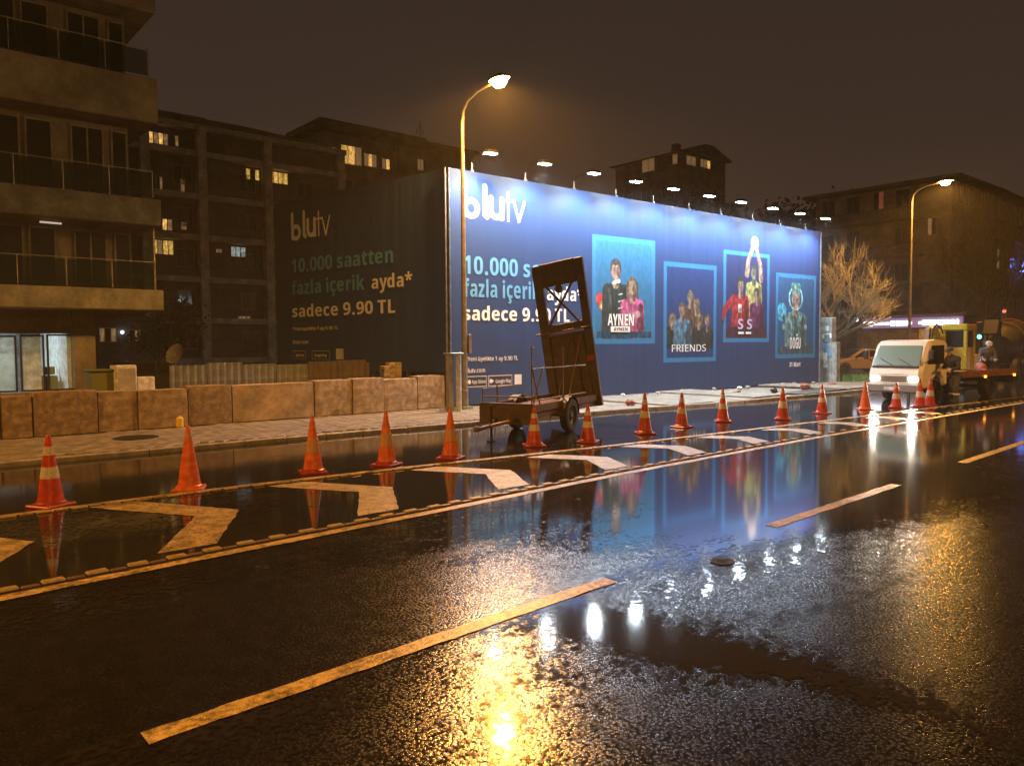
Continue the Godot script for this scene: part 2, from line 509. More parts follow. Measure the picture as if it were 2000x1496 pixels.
func road_markings() -> void:
	var y := 0.008
	var root := Node3D.new()
	root.name = numbered("median_marking")
	add_child(root)
	struct(root, "painted median of cream chevrons between two raised edge lines", "road marking")
	var a := MB.new()
	stripe(a, INNER, -12, 58, 0.15, 0.0, y)
	obj("edge_line", a, M.paint, root)
	var b := MB.new()
	stripe(b, OUTER, -12, 44, 0.13, 0.0, y)
	obj("edge_line", b, M.paint, root)
	for k in range(-2, 11):
		var tip := 1.31 + 2.08 * k
		var zi := along(INNER, tip) - 0.36
		var zo := along(OUTER, tip) + 0.16
		var mid := (zi + zo) / 2.0
		var half := (zi - zo) / 2.0
		if half < 0.25: continue
		var back := half * 0.56
		var th := 0.54
		var cv := MB.new()
		var outline := [Vector2(tip, mid), Vector2(tip - back, zi), Vector2(tip - back - th, zi), Vector2(tip - th * 0.94, mid), Vector2(tip - back - th, zo), Vector2(tip - back, zo)]
		var ragged := PackedVector2Array()
		for i in outline.size():
			var p: Vector2 = outline[i]
			var q: Vector2 = outline[(i + 1) % outline.size()]
			var steps := maxi(2, int(p.distance_to(q) / 0.1))
			for j in steps:
				ragged.append(p.lerp(q, float(j) / steps) + Vector2(rng.randf_range(-0.009, 0.009), rng.randf_range(-0.009, 0.009)))
		cv.sheet(ragged, y)
		obj("chevron", cv, M.paint_worn, root)
	# raised thermoplastic bars beside the edge lines
	var bar := MB.new()
	bar.cbox(Vector3.ZERO, Vector3(0.17, 0.026, 0.10), 0.011)
	var bar_mesh := bar.mesh()
	var low := MB.new()
	low.cbox(Vector3.ZERO, Vector3(0.13, 0.014, 0.07), 0.006)
	var low_mesh := low.mesh()
	for row in [[INNER, -0.19, 0.33, 30.0], [OUTER, 0.125, 0.36, 27.0]]:
		var x := 0.2
		var i := 0
		while x < row[3]:
			var o := obj("raised_bar", bar_mesh, M.marker, root)
			o.position = Vector3(x, 0.014, along(row[0], x) + row[1] + rng.randf_range(-0.008, 0.008))
			o.rotation.y = rng.randf_range(-0.06, 0.06)
			if i % 1 == 0 and x < 12.0:
				var q := obj("low_bar", low_mesh, M.marker_dark, root)
				q.position = Vector3(x + row[2] * 0.5, 0.008, along(row[0], x) + row[1] + 0.01)
			x += row[2] * (1.0 if x < 14.0 else 1.6)
			i += 1
	var lane := [[-10.0, -3.5], [1.15, -3.96], [4.67, -4.14], [16.64, -4.6], [60.0, -5.6]]
	for k in range(-1, 5):
		var d := MB.new()
		var x0: float = [-5.0, 1.02, 7.2, 13.2, 19.3, 25.4][k + 1]
		var x1: float = [-1.6, 4.6, 10.55, 16.9, 22.9, 29.0][k + 1]
		stripe(d, lane, x0, x1, 0.15, 0.0, y)
		var o := obj("lane_dash", d, M.paint)
		struct(o, "cream dash of the broken lane line on the wet road", "road marking")
	# manhole covers in the carriageway
	var spots := [[5.72, -3.83, 0.085, "small round iron valve cover sunk in the wet lane"]]
	for s in spots:
		var t := thing("valve_cover", Vector3(s[0], 0.0, s[1]), 0.4, s[3], "valve cover")
		var ring := MB.new()
		ring.lathe([[s[2] + 0.02, 0.0], [s[2] + 0.02, 0.012], [s[2], 0.012], [s[2], 0.004]], 28)
		obj("rim", ring, M.dark_metal, t)
		var lid := MB.new()
		lid.lathe([[s[2] - 0.01, 0.003], [s[2] - 0.01, 0.009], [0.0, 0.009]], 28)
		for i in 3:
			lid.box(Vector3((i - 1) * 0.04, 0.011, 0), Vector3(0.012, 0.006, s[2] * 1.2))
		obj("lid", lid, M.black, t)

# standing water: a smooth film over the tarmac with a ragged outline, thickest along the lane line, the tyre tracks and the gutter lane
func water_film() -> void:
	var x0 := -2.0
	var x1 := 46.0
	var z0 := -14.2
	var z1 := -0.9
	var w := 1792
	var h := 560
	var broad := noise(21, 0.006, FastNoiseLite.TYPE_SIMPLEX_SMOOTH, 4)
	var ragged := noise(22, 0.05, FastNoiseLite.TYPE_SIMPLEX_SMOOTH, 3)
	var spots := noise(23, 0.33, FastNoiseLite.TYPE_SIMPLEX, 1)
	var px := PackedByteArray()
	px.resize(w * h * 4)
	var col := lin(0.017, 0.0155, 0.014)
	for j in h:
		var z := lerpf(z0, z1, (j + 0.5) / h)
		for i in w:
			var x := lerpf(x0, x1, (i + 0.5) / w)
			# noise runs longer along the road than across it
			var nx := x * 22.0
			var nz := z * 46.0
			var s := broad.get_noise_2d(nx, nz) * 1.3 + ragged.get_noise_2d(nx * 1.4, nz * 1.4) * 0.55 + spots.get_noise_2d(i * 1.0, j * 1.1) * 0.6
			var line := -3.92 - 0.042 * x
			var d := z - line
			var bias := 0.0
			if z < along(OUTER, x): bias = 1.1
			elif z < along(INNER, x): bias = 0.55 + 0.03 * x
			elif d < -0.1: bias = -0.2 + 0.36 * clampf(x - 4.2, -1.5, 3.4)
			else: bias = 0.5 - 0.85 * maxf(0.0, d - 0.1 - maxf(0.0, x - 4.0) * 0.05)
			# a smooth trench seam runs across the near lane
			bias += 1.5 * exp(-pow((x - 3.85 - 0.12 * (z + 3.8) - 0.1 * sin(z * 2.3)) / 0.27, 2.0)) if z > line else 0.0
			bias = clampf(bias, -0.9, 1.1)
			var a := smoothstep(-0.16, 0.2, s + bias)
			var at := (j * w + i) * 4
			px[at] = int(col.r * 255.0)
			px[at + 1] = int(col.g * 255.0)
			px[at + 2] = int(col.b * 255.0)
			px[at + 3] = int(a * 255.0)
	var m := StandardMaterial3D.new()
	m.albedo_texture = ImageTexture.create_from_image(Image.create_from_data(w, h, false, Image.FORMAT_RGBA8, px))
	m.transparency = BaseMaterial3D.TRANSPARENCY_ALPHA
	m.roughness = 0.075
	m.metallic_specular = 0.66
	m.texture_repeat = false
	var f := MB.new()
	var top := []
	var y := 0.004
	var c := 48
	for i in c:
		var xa := lerpf(x0, x1, float(i) / c)
		var xb := lerpf(x0, x1, float(i + 1) / c)
		var za := maxf(z0, along(KERB, xa) + 0.02)
		var zb := maxf(z0, along(KERB, xb) + 0.02)
		var uv := func(x: float, z: float) -> Vector2: return Vector2((x - x0) / (x1 - x0), (z - z0) / (z1 - z0))
		f.quad(Vector3(xa, y, z1), Vector3(xb, y, z1), Vector3(xb, y, zb), Vector3(xa, y, za), uv.call(xa, z1), uv.call(xb, z1), uv.call(xb, zb), uv.call(xa, za))
	struct(obj("water", f, m), "smooth film of rain water lying in ragged patches on the road", "water")

func pavement() -> void:
	var base := MB.new()
	var p := PackedVector2Array()
	for k in KERB: p.append(Vector2(k[0], k[1] - 0.145))
	p.append(Vector2(140, -21.0))
	p.append(Vector2(36.5, -20.0))
	p.append(Vector2(-60, -19.4))
	base.sheet(p, PAVE - 0.03)
	var root := obj("pavement", base, M.screed)
	struct(root, "pavement of grey interlocking pavers between the kerb and the block wall", "pavement")
	# pavers: laid at a slant, one by one; the smallest and farthest are joined
	var variants := []
	for i in 3:
		var b := MB.new()
		b.cbox(Vector3.ZERO, Vector3(0.395 - i * 0.004, 0.05, 0.192), 0.008)
		variants.append(b.mesh())
	var count := 0
	var rest := MB.new()
	var slots := []
	var turn := deg_to_rad(38.0)
	var bas := Basis(Vector3.UP, turn)
	for i in range(-60, 60):
		for j in range(-90, 90):
			var q := Vector3(6.0, 0, -16.5) + bas * Vector3(i * 0.4 + (0.2 if j % 2 else 0.0), 0, j * 0.2)
			if q.x < -3.0 or q.x > 14.0: continue
			if q.z > along(KERB, q.x) - 0.37 or q.z < -18.15: continue
			slots.append(q)
	slots.sort_custom(func(u, v): return u.length_squared() < v.length_squared())
	for q in slots:
		var at: Vector3 = q + Vector3(0, PAVE - 0.025 + rng.randf_range(-0.003, 0.003), 0)
		if q.x > 1.2 and count < 300 and q.x < 11.0:
			var o := obj("paver", variants[count % 3], M.paver if rng.randf() < 0.6 else M.paver_b, root)
			o.position = at
			o.basis = bas * Basis(Vector3.RIGHT, rng.randf_range(-0.008, 0.008))
			count += 1
		else:
			rest.cbox(Vector3.ZERO, Vector3(0.392, 0.05, 0.19), 0.008, Transform3D(bas, at))
	var o2 := obj("paver_field", rest, M.paver, root)
	o2.set_meta("kind", "stuff")
	# broken concrete strip in front of the billboard
	var st := MB.new()
	var x := 14.2
	while x < 36.0:
		var l := rng.randf_range(1.6, 2.4)
		var zk := along(KERB, x + l / 2) - 0.16
		st.cbox(Vector3(x + l / 2, PAVE - 0.035, (zk - 18.3) / 2), Vector3(l - 0.02, 0.06, (zk + 18.3)), 0.012, Transform3D(Basis(Vector3.FORWARD, rng.randf_range(-0.004, 0.004)), Vector3.ZERO))
		x += l
	var strip := obj("concrete_strip", st, M.screed, root)
	strip.set_meta("label", "pale broken concrete strip in front of the billboard")
	var t := thing("manhole_cover", Vector3(4.32, PAVE, -16.68), 0.2, "dark iron manhole cover set in the pavers", "manhole cover")
	var lid := MB.new()
	lid.lathe([[0.42, 0.0], [0.42, 0.014], [0.35, 0.014], [0.34, 0.008], [0.0, 0.008]], 28)
	obj("lid", lid, M.dark_metal, t)

# ---------------------------------------------------------------- buildings
# a window as a part: frame, then one pane per light as its sub-parts; at is the lower corner in the plane xf (x right, y up, z outwards)
func window(parent: Node3D, xf: Transform3D, x: float, y: float, w: float, h: float, panes: int, glass, frame_m: Material = null) -> Node3D:
	var f := MB.new()
	var t := 0.05
	var d := 0.07
	f.box(Vector3(x + w / 2, y + t / 2, d / 2), Vector3(w, t, d), xf)
	f.box(Vector3(x + w / 2, y + h - t / 2, d / 2), Vector3(w, t, d), xf)
	for i in panes + 1:
		f.box(Vector3(lerpf(x + t / 2, x + w - t / 2, float(i) / panes), y + h / 2, d / 2), Vector3(t, h - 2 * t, d), xf)
	var o := obj("window", f, frame_m if frame_m else M.frame, parent)
	for i in panes:
		var g := MB.new()
		var xa := lerpf(x + t / 2, x + w - t / 2, float(i) / panes) + t / 2
		var xb := lerpf(x + t / 2, x + w - t / 2, float(i + 1) / panes) - t / 2
		g.box(Vector3((xa + xb) / 2, y + h / 2, d * 0.35), Vector3(xb - xa - 0.004, h - 2 * t - 0.004, 0.015), xf)
		var m: Material = glass[i % glass.size()] if glass is Array else glass
		obj("pane", g, m, o)
	return o

const FRONT := Transform3D.IDENTITY
func left_face() -> Transform3D:
	return Transform3D(Basis(Vector3(0, 0, 1), Vector3.UP, Vector3(-1, 0, 0)), Vector3.ZERO)

func buildings() -> void:
	dark_apartment()
	concrete_frame_block()
	hill_buildings()
	right_buildings()

func dark_apartment() -> void:
	# corner at the street side; local x along the road, z towards it
	var b := thing("apartment_building", Vector3(7.4, -0.03, -25.0), 0.0, "dark apartment block with projecting balcony bands and a lit white shop below", "building")
	var wall := MB.new()
	# recessed upper storeys
	wall.box(Vector3(-10.4, 9.75, -8.0), Vector3(19.6, 13.3, 13.8))
	obj("wall", wall, M.plaster_dark, b)
	var low := MB.new()
	# ground floor round the shop room: pier beside the window, sill wall, lintel, the far part
	low.box(Vector3(-1.98, 1.52, -8.0), Vector3(0.6, 3.1, 13.6))
	low.box(Vector3(-4.68, 0.32, -1.28), Vector3(4.7, 0.64, 0.2))
	low.box(Vector3(-4.68, 2.72, -1.28), Vector3(4.7, 0.72, 0.2))
	low.box(Vector3(-12.0, 1.52, -8.0), Vector3(10.0, 3.1, 13.6))
	low.box(Vector3(-4.68, 1.52, -11.0), Vector3(4.7, 3.1, 7.6))
	obj("ground_floor_wall", low, M.plaster_dark, b)
	var room := MB.new()
	room.box(Vector3(-4.65, 0.30, -4.2), Vector3(4.6, 0.1, 5.6))
	room.box(Vector3(-4.65, 3.0, -4.2), Vector3(4.6, 0.1, 5.6))
	room.box(Vector3(-2.36, 1.65, -4.2), Vector3(0.1, 2.56, 5.5))
	room.box(Vector3(-6.94, 1.65, -4.2), Vector3(0.1, 2.56, 5.5))
	room.box(Vector3(-4.65, 1.65, -6.95), Vector3(4.46, 2.56, 0.1))
	obj("shop_room", room, M.white_box, b)
	var tube := MB.new()
	tube.box(Vector3(-4.3, 2.9, -3.4), Vector3(1.2, 0.06, 0.3))
	obj("ceiling_light", tube, glow(0.72, 0.95, 1.0, 5.0), b)
	var al := AreaLight3D.new()
	al.name = "shop_light"
	al.area_size = Vector2(1.2, 0.3)
	al.light_color = lin(0.70, 0.93, 1.0)
	al.light_energy = 18.0
	al.shadow_enabled = true
	b.add_child(al)
	al.position = Vector3(-4.3, 2.86, -3.4)
	al.rotation_degrees = Vector3(-90, 0, 0)
	# shop front: three tall panes between dark posts, things standing inside
	var sf := Transform3D(Basis.IDENTITY, Vector3(0, 0, -1.28))
	window(b, sf, -2.98, 0.66, 0.78, 1.68, 1, M.pane, M.black)
	window(b, sf, -3.66, 0.66, 0.62, 1.66, 1, M.pane, M.black)
	window(b, sf, -5.0, 0.66, 1.26, 1.64, 2, M.pane, M.black)
	var cab := MB.new()
	cab.cbox(Vector3(-3.6, 1.05, -5.9), Vector3(0.9, 1.4, 0.5), 0.02)
	obj("shop_cabinet", cab, M.window_dim if false else M.plaster_pale, b)
	var cur := MB.new()
	for i in 14:
		cur.box(Vector3(-3.62 + i * 0.045, 1.6, -2.0 - (0.03 if i % 2 else 0.0)), Vector3(0.05, 2.2, 0.02))
	obj("curtain", cur, M.white_box, b)
	var desk := MB.new()
	desk.cbox(Vector3(-2.8, 0.72, -2.6), Vector3(0.5, 0.7, 0.9), 0.02)
	desk.cbox(Vector3(-2.68, 1.22, -2.7), Vector3(0.3, 0.25, 0.06), 0.02)
	obj("counter", desk, M.dark_metal, b)
	# balcony bands: floor slab and parapet in one, each storey its own
	for band in [[3.05, 3.68, M.band_concrete], [5.63, 6.44, M.band_concrete], [8.72, 10.05, M.plaster_dark], [12.0, 13.2, M.plaster_dark]]:
		var s := MB.new()
		s.cbox(Vector3(-10.0, (band[0] + band[1]) / 2, -6.9), Vector3(20.0, band[1] - band[0], 13.8), 0.03)
		obj("balcony_band", s, band[2], b)
	# windows of the recessed storeys and glass screens above the bands
	var rf := Transform3D(Basis.IDENTITY, Vector3(0, 0, -1.1))
	for fl in [[3.75, 1.75], [6.5, 2.1], [10.15, 1.75]]:
		for w in [[-8.6, 1.0, 1], [-7.2, 1.1, 2], [-5.6, 1.0, 1], [-4.2, 0.72, 1], [-3.36, 0.7, 1], [-2.2, 0.9, 2], [-1.1, 0.46, 1]]:
			window(b, rf, w[0], fl[0] + 0.05, w[1], fl[1] - 0.08, w[2], M.glass_dark, M.band_concrete)
		var rail := MB.new()
		rail.tube([Vector3(-12, fl[0] + 0.78, -0.12), Vector3(-0.2, fl[0] + 0.78, -0.12)], 0.018, 6)
		for i in 9:
			rail.tube([Vector3(-0.2 - i * 1.2, fl[0] - 0.05, -0.12), Vector3(-0.2 - i * 1.2, fl[0] + 0.78, -0.12)], 0.014, 6)
		obj("balcony_rail", rail, M.galv, b)
		for i in 8:
			var g := MB.new()
			g.box(Vector3(-0.8 - i * 1.2, fl[0] + 0.36, -0.14), Vector3(1.14, 0.74, 0.012))
			obj("glass_screen", g, M.balcony_glass, b)
	var post := MB.new()
	post.cbox(Vector3(-0.16, 4.66, -0.3), Vector3(0.06, 1.95, 0.06), 0.01)
	obj("corner_post", post, M.galv, b)
	var strip := MB.new()
	strip.box(Vector3(-2.85, 5.55, -0.7), Vector3(0.55, 0.05, 0.05))
	obj("balcony_lamp", strip, glow(1.0, 0.8, 0.6, 0.5), b)

func concrete_frame_block() -> void:
	var b := thing("apartment_building", Vector3(30.5, -0.03, -55.5), 0.0, "apartment block with pale concrete grid frame and a few lit yellow windows", "building")
	var wall := MB.new()
	wall.box(Vector3(-10.5, 8.6, -7.0), Vector3(21.0, 17.2, 11.8))
	obj("wall", wall, M.plaster_dark, b)
	for x in [-19.3, -15.0, -11.22, -6.4, -0.35]:
		var c := MB.new()
		c.cbox(Vector3(x, 8.7, -0.35), Vector3(0.62, 17.4, 0.7), 0.03)
		obj("column", c, M.slab, b)
	for y in [0.9, 3.74, 6.65, 9.6, 12.46, 15.45, 17.3]:
		var s := MB.new()
		s.cbox(Vector3(-10.5, y, -0.62), Vector3(21.4, 0.42, 0.9), 0.03)
		obj("floor_slab", s, M.slab, b)
	var roof := MB.new()
	roof.prism(PackedVector2Array([Vector2(-21.4, 17.55), Vector2(0.4, 17.55), Vector2(-1.0, 18.0), Vector2(-7.6, 18.3), Vector2(-20, 18.3)]), 10.0, 0.0, Transform3D(Basis.IDENTITY, Vector3(0, 0, -6.5)))
	obj("roof", roof, M.plaster_dark, b)
	var hut := MB.new()
	hut.cbox(Vector3(-11.4, 18.75, -6), Vector3(4.2, 1.0, 3.0), 0.05)
	for i in 3: hut.cbox(Vector3(-12.6 + i * 1.3, 19.4, -6), Vector3(0.35, 0.5, 0.35), 0.03)
	obj("chimney_block", hut, M.plaster_dark, b)
	var xf := Transform3D(Basis.IDENTITY, Vector3(0, 0, -1.1))
	var y_: Material = M.window_yellow
	var w_: Material = M.window_warm
	var d_: Material = M.window_dim
	for r in [[16.0, 15.86, 1.35, 0.85, 4, [w_, d_, w_, d_]], [17.75, 15.9, 0.3, 0.8, 1, d_], [16.45, 12.75, 0.45, 0.95, 2, [M.glass_dark, d_]], [18.05, 12.75, 0.34, 1.0, 1, d_], [22.75, 14.3, 1.1, 0.85, 3, [y_, M.glass_dark, y_]], [24.5, 14.28, 1.6, 0.92, 4, [y_, w_, y_, y_]],
			[16.75, 10.0, 0.72, 0.85, 2, [w_, d_]], [18.0, 10.15, 0.45, 0.6, 1, d_], [16.05, 8.32, 1.45, 1.05, 4, [y_, d_, y_, y_]], [21.5, 8.5, 1.15, 0.8, 3, M.window_white], [20.4, 8.7, 0.5, 0.35, 2, d_], [21.9, 3.9, 1.0, 0.3, 3, d_]]:
		window(b, xf, r[0] - 30.5, r[1], r[2], r[3], r[4], r[5])
	for fl in [1.4, 4.3, 7.2, 10.1, 13.0]:
		for x in [-12.9, -8.3, -3.6]:
			window(b, xf, x, fl + 0.35, 1.3, 1.3, 2, M.glass_dark)

func hill_buildings() -> void:
	var b := thing("apartment_building", Vector3(35.0, -0.03, -68.0), 0.0, "brown block on the rise with a bright row of windows above the unlit banner", "building")
	var wall := MB.new()
	wall.box(Vector3(9.0, 11.2, -7.0), Vector3(18.0, 22.4, 13.9))
	obj("wall", wall, M.plaster, b)
	var eave := MB.new()
	eave.cbox(Vector3(9.0, 23.0, -6.8), Vector3(19.2, 0.35, 15.2), 0.05)
	eave.cbox(Vector3(8.0, 24.0, -7.5), Vector3(13.0, 1.6, 8.0), 0.05)
	obj("roof", eave, M.plaster_dark, b)
	for x in [0.2, 8.6, 17.6]:
		var p := MB.new()
		p.box(Vector3(x, 11.2, 0.1), Vector3(0.5, 22.4, 0.18))
		obj("pilaster", p, M.plaster, b)
	var w_: Material = M.window_warm
	var d_: Material = M.window_dim
	for r in [[0.6, 19.5, 0.7, 1.5, 2, [M.glass_dark, M.window_yellow]], [1.85, 19.6, 2.3, 1.85, 3, [M.window_yellow, w_, d_]], [4.35, 19.7, 1.5, 1.3, 3, [d_, w_, d_]], [5.95, 19.7, 1.9, 1.1, 4, [M.glass_dark, d_, w_, M.glass_dark]], [10.7, 20.2, 1.2, 1.2, 3, [d_, M.window_dim, M.glass_dark]], [6.2, 16.9, 1.4, 0.5, 4, [M.glass_dark, d_]]]:
		window(b, FRONT, r[0], r[1], r[2], r[3], r[4], r[5])
	for fl in [4.0, 7.2, 10.4, 13.6, 16.6]:
		for i in 4:
			window(b, FRONT, 1.5 + i * 4.1 + (0.6 if i > 1 else 0.0), fl, 1.6, 1.5, 2, M.glass_dark)
	# mast with a small antenna
	var an := MB.new()
	an.tube([Vector3(13.2, 23.2, -3), Vector3(13.2, 26.4, -3)], 0.05, 6)
	an.tube([Vector3(12.6, 24.8, -3), Vector3(13.2, 26.2, -3), Vector3(13.7, 24.8, -3)], 0.04, 6)
	obj("antenna", an, M.galv, b)

	var d := thing("corner_building", Vector3(79.0, -0.03, -59.0), 0.0, "dark corner house far up the slope with four small lit top windows", "building")
	var w2 := MB.new()
	w2.box(Vector3(4.6, 12.8, -5.5), Vector3(9.2, 25.6, 11.0))
	obj("wall", w2, M.plaster, d)
	var e2 := MB.new()
	e2.prism(PackedVector2Array([Vector2(-0.8, 25.6), Vector2(10.0, 25.6), Vector2(5.5, 27.0), Vector2(3.8, 27.0)]), 12.4, 0.0, Transform3D(Basis.IDENTITY, Vector3(0, 0, -5.5)))
	e2.cbox(Vector3(4.0, 27.3, -4.0), Vector3(0.9, 1.2, 0.9), 0.04)
	obj("roof", e2, M.plaster_dark, d)
	var lf := left_face()
	window(d, lf, -6.4, 24.0, 2.1, 1.8, 2, M.window_dim)
	window(d, lf, -2.3, 24.2, 1.6, 1.3, 2, [M.glass_dark, M.window_dim])
	window(d, FRONT, 0.7, 24.1, 2.0, 1.2, 2, M.window_dim)
	window(d, FRONT, 3.6, 24.2, 2.2, 1.1, 3, [M.window_dim, M.window_dim, M.window_warm])
	window(d, FRONT, 7.2, 24.1, 1.4, 1.2, 2, M.glass_dark)
	for fl in [20.2, 16.6]:
		for i in 3:
			window(d, FRONT, 0.8 + i * 2.8, fl, 1.6, 1.5, 2, M.glass_dark)
			window(d, lf, -9.6 + i * 3.2, fl, 1.6, 1.5, 2, M.glass_dark)

func right_buildings() -> void:
	var b := thing("apartment_building", Vector3(66.0, -0.03, -23.5), 0.0, "old corner block with wide dark eaves and one red lit window", "building")
	var wall := MB.new()
	wall.box(Vector3(4.7, 7.3, -5.6), Vector3(9.4, 14.6, 11.2))
	obj("wall", wall, M.facade, b)
	var roof := MB.new()
	roof.cbox(Vector3(4.7, 14.75, -5.6), Vector3(11.2, 0.28, 13.0), 0.05)
	obj("roof", roof, M.plaster_dark, b)
	var lf := left_face()
	window(b, lf, -6.1, 13.0, 0.9, 1.5, 2, [M.glass_dark, M.window_red])
	window(b, lf, -1.75, 10.4, 0.7, 1.4, 2, [M.window_dim, M.glass_dark])
	for fl in [12.9, 9.9, 6.9]:
		for x in [-10.6, -8.4, -4.3]:
			window(b, lf, x, fl, 1.2, 1.5, 2, M.glass_dark)
		for x in [1.0, 3.6, 6.4]:
			window(b, FRONT, x, fl, 1.2, 1.5, 2, M.glass_dark)
	for y in [11.9, 8.9]:
		var s := MB.new()
		s.cbox(Vector3(-0.35, y, -6.0), Vector3(0.7, 0.18, 8.0), 0.02)
		for i in 20: s.box(Vector3(-0.66, y + 0.5, -9.9 + i * 0.41), Vector3(0.03, 0.9, 0.03))
		s.box(Vector3(-0.66, y + 0.96, -6.0), Vector3(0.05, 0.05, 8.0))
		obj("balcony", s, M.plaster, b)
	# glazed loggia over the shop
	var lg := MB.new()
	lg.cbox(Vector3(-0.5, 4.42, -5.0), Vector3(1.0, 0.25, 7.4), 0.03)
	lg.cbox(Vector3(-0.5, 6.55, -5.0), Vector3(1.0, 0.16, 7.4), 0.03)
	obj("loggia", lg, M.plaster_pale, b)
	window(b, Transform3D(lf.basis, Vector3(-0.9, 0, 0)), -8.6, 4.56, 7.0, 1.88, 6, [M.glass_dark, M.plaster_pale, M.window_dim, M.plaster_pale, M.plaster_pale, M.glass_dark], M.plaster_pale)

	# low shop in front of it with the glowing white and violet fascia
	var s := thing("shop", Vector3(58.0, -0.03, -19.7), 0.0, "low shop with a glowing white and violet fascia sign over pale shutters", "shop")
	var sw := MB.new()
	sw.box(Vector3(3.3, 1.45, -3.7), Vector3(6.6, 2.9, 7.4))
	obj("wall", sw, M.plaster, s)
	var sr := MB.new()
	sr.cbox(Vector3(3.1, 3.82, -3.7), Vector3(7.4, 0.16, 8.0), 0.03)
	obj("roof", sr, M.plaster_dark, s)
	var fascia := MB.new()
	fascia.cbox(Vector3(-0.14, 3.3, -3.45), Vector3(0.26, 0.78, 6.9), 0.03)
	var fo := obj("fascia_sign", fascia, glow(0.16, 0.10, 0.5, 0.35), s)
	# the lettering is too far to read: strokes of glowing white tube
	var lr := RandomNumberGenerator.new()
	lr.seed = 5
	var z := -6.75
	while z < -0.35:
		var w := lr.randf_range(0.14, 0.34)
		var st := MB.new()
		st.cbox(Vector3(-0.3, 3.26, z + w / 2), Vector3(0.05, 0.16 if lr.randf() < 0.4 else 0.34, w), 0.01)
		if z < -6.3 or z > -1.4 or lr.randf() < 0.85:
			obj("sign_letter", st, M.sign_white, fo)
		z += w + lr.randf_range(0.04, 0.1)
	var wl := AreaLight3D.new()
	wl.name = "fascia_light"
	wl.area_size = Vector2(6.4, 0.3)
	wl.light_color = lin(0.85, 0.85, 1.0)
	wl.light_energy = 5.0
	wl.shadow_enabled = true
	s.add_child(wl)
	wl.position = Vector3(-0.4, 3.25, -3.45)
	wl.rotation_degrees = Vector3(0, 90, 0)
	for i in 5:
		var sh := MB.new()
		for k in 11:
			sh.box(Vector3(-0.03, 0.25 + k * 0.22, -6.4 + i * 1.4), Vector3(0.05, 0.2, 1.2))
		obj("shutter", sh, M.plaster_pale, s)
	var lamp := MB.new()
	lamp.lathe([[0.0, 0.16], [0.12, 0.12], [0.16, 0.0], [0.12, -0.12], [0.0, -0.16]], 12, Transform3D(Basis.IDENTITY, Vector3(-0.35, 3.62, -7.3)))
	obj("wall_lamp", lamp, M.sign_white, s)
	var n := thing("notice_board", Vector3(54.0, PAVE, -20.1), 0.0, "white board with faint grey lines on two posts before the shop", "notice board")
	var nb := MB.new()
	nb.cbox(Vector3(0, 2.0, 0), Vector3(0.06, 1.3, 1.9), 0.01)
	obj("panel", nb, M.white_box, n)
	for i in 2:
		var np := MB.new()
		np.tube([Vector3(0.06, -0.1, -0.7 + i * 1.4), Vector3(0.06, 2.5, -0.7 + i * 1.4)], 0.035, 8)
		obj("post", np, M.galv, n)
	for i in 2:
		var ln := MB.new()
		for k in 5: ln.box(Vector3(-0.034, 1.72 + i * 0.34, -0.66 + k * 0.33), Vector3(0.006, 0.13, 0.2))
		obj("printed_line", ln, M.frame, n)

	var f := thing("office_building", Vector3(96.5, -0.03, -30.0), 0.0, "dark flat fronted block beyond the corner with a blue lit sign", "building")
	var fw := MB.new()
	fw.box(Vector3(10.0, 9.5, -7.0), Vector3(20.0, 19.0, 13.9))
	obj("wall", fw, M.plaster_dark, f)
	for y in [7.8, 13.6]:
		var s2 := MB.new()
		s2.cbox(Vector3(10.0, y, 0.3), Vector3(20.4, 0.6, 0.8), 0.04)
		obj("floor_band", s2, M.plaster, f)
	for fl in [4.6, 10.0, 15.4]:
		for i in 5:
			window(f, FRONT, 1.0 + i * 3.6, fl, 2.6, 2.2, 3, M.glass_dark if not (i == 0 and fl == 10.0) else [M.window_dim, M.glass_dark, M.glass_dark])
	var sg := MB.new()
	# a scribble of blue tube
	sg.tube([Vector3(6.6, 9.9, 0.8), Vector3(8.0, 10.1, 0.8), Vector3(9.4, 9.8, 0.8), Vector3(10.6, 10.0, 0.8)], 0.09, 6)
	sg.tube([Vector3(7.2, 10.6, 0.8), Vector3(7.9, 11.1, 0.8), Vector3(8.6, 10.6, 0.8), Vector3(9.4, 11.2, 0.8), Vector3(10.4, 10.7, 0.8)], 0.09, 6)
	sg.tube([Vector3(8.2, 11.5, 0.8), Vector3(9.2, 11.7, 0.8), Vector3(10.0, 11.5, 0.8)], 0.08, 6)
	obj("neon_sign", sg, glow(0.16, 0.25, 1.0, 4.0), f)
	# lit canopy of the filling station
	var c := thing("canopy", Vector3(72.0, -0.03, -14.6), 0.0, "flat canopy with a pale yellow edge on posts down the road", "canopy")
	var ct := MB.new()
	ct.cbox(Vector3(6.0, 4.3, 0), Vector3(12.0, 0.5, 5.0), 0.04)
	obj("canopy_roof", ct, mat(0.6, 0.55, 0.2, 0.5), c)
	for i in 2:
		var cp := MB.new()
		cp.cbox(Vector3(2.0 + i * 8.0, 2.05, 0), Vector3(0.35, 4.1, 0.35), 0.03)
		obj("post", cp, M.plaster, c)

# ---------------------------------------------------------------- the billboard
# printing onto a picture: x, y in metres from the lower corner of the banner
var ink_px: PackedByteArray
var ink_w := 0
var ink_h := 0
var ink_scale := 1.0
var ink_clip := Rect2i(0, 0, 9999, 9999)

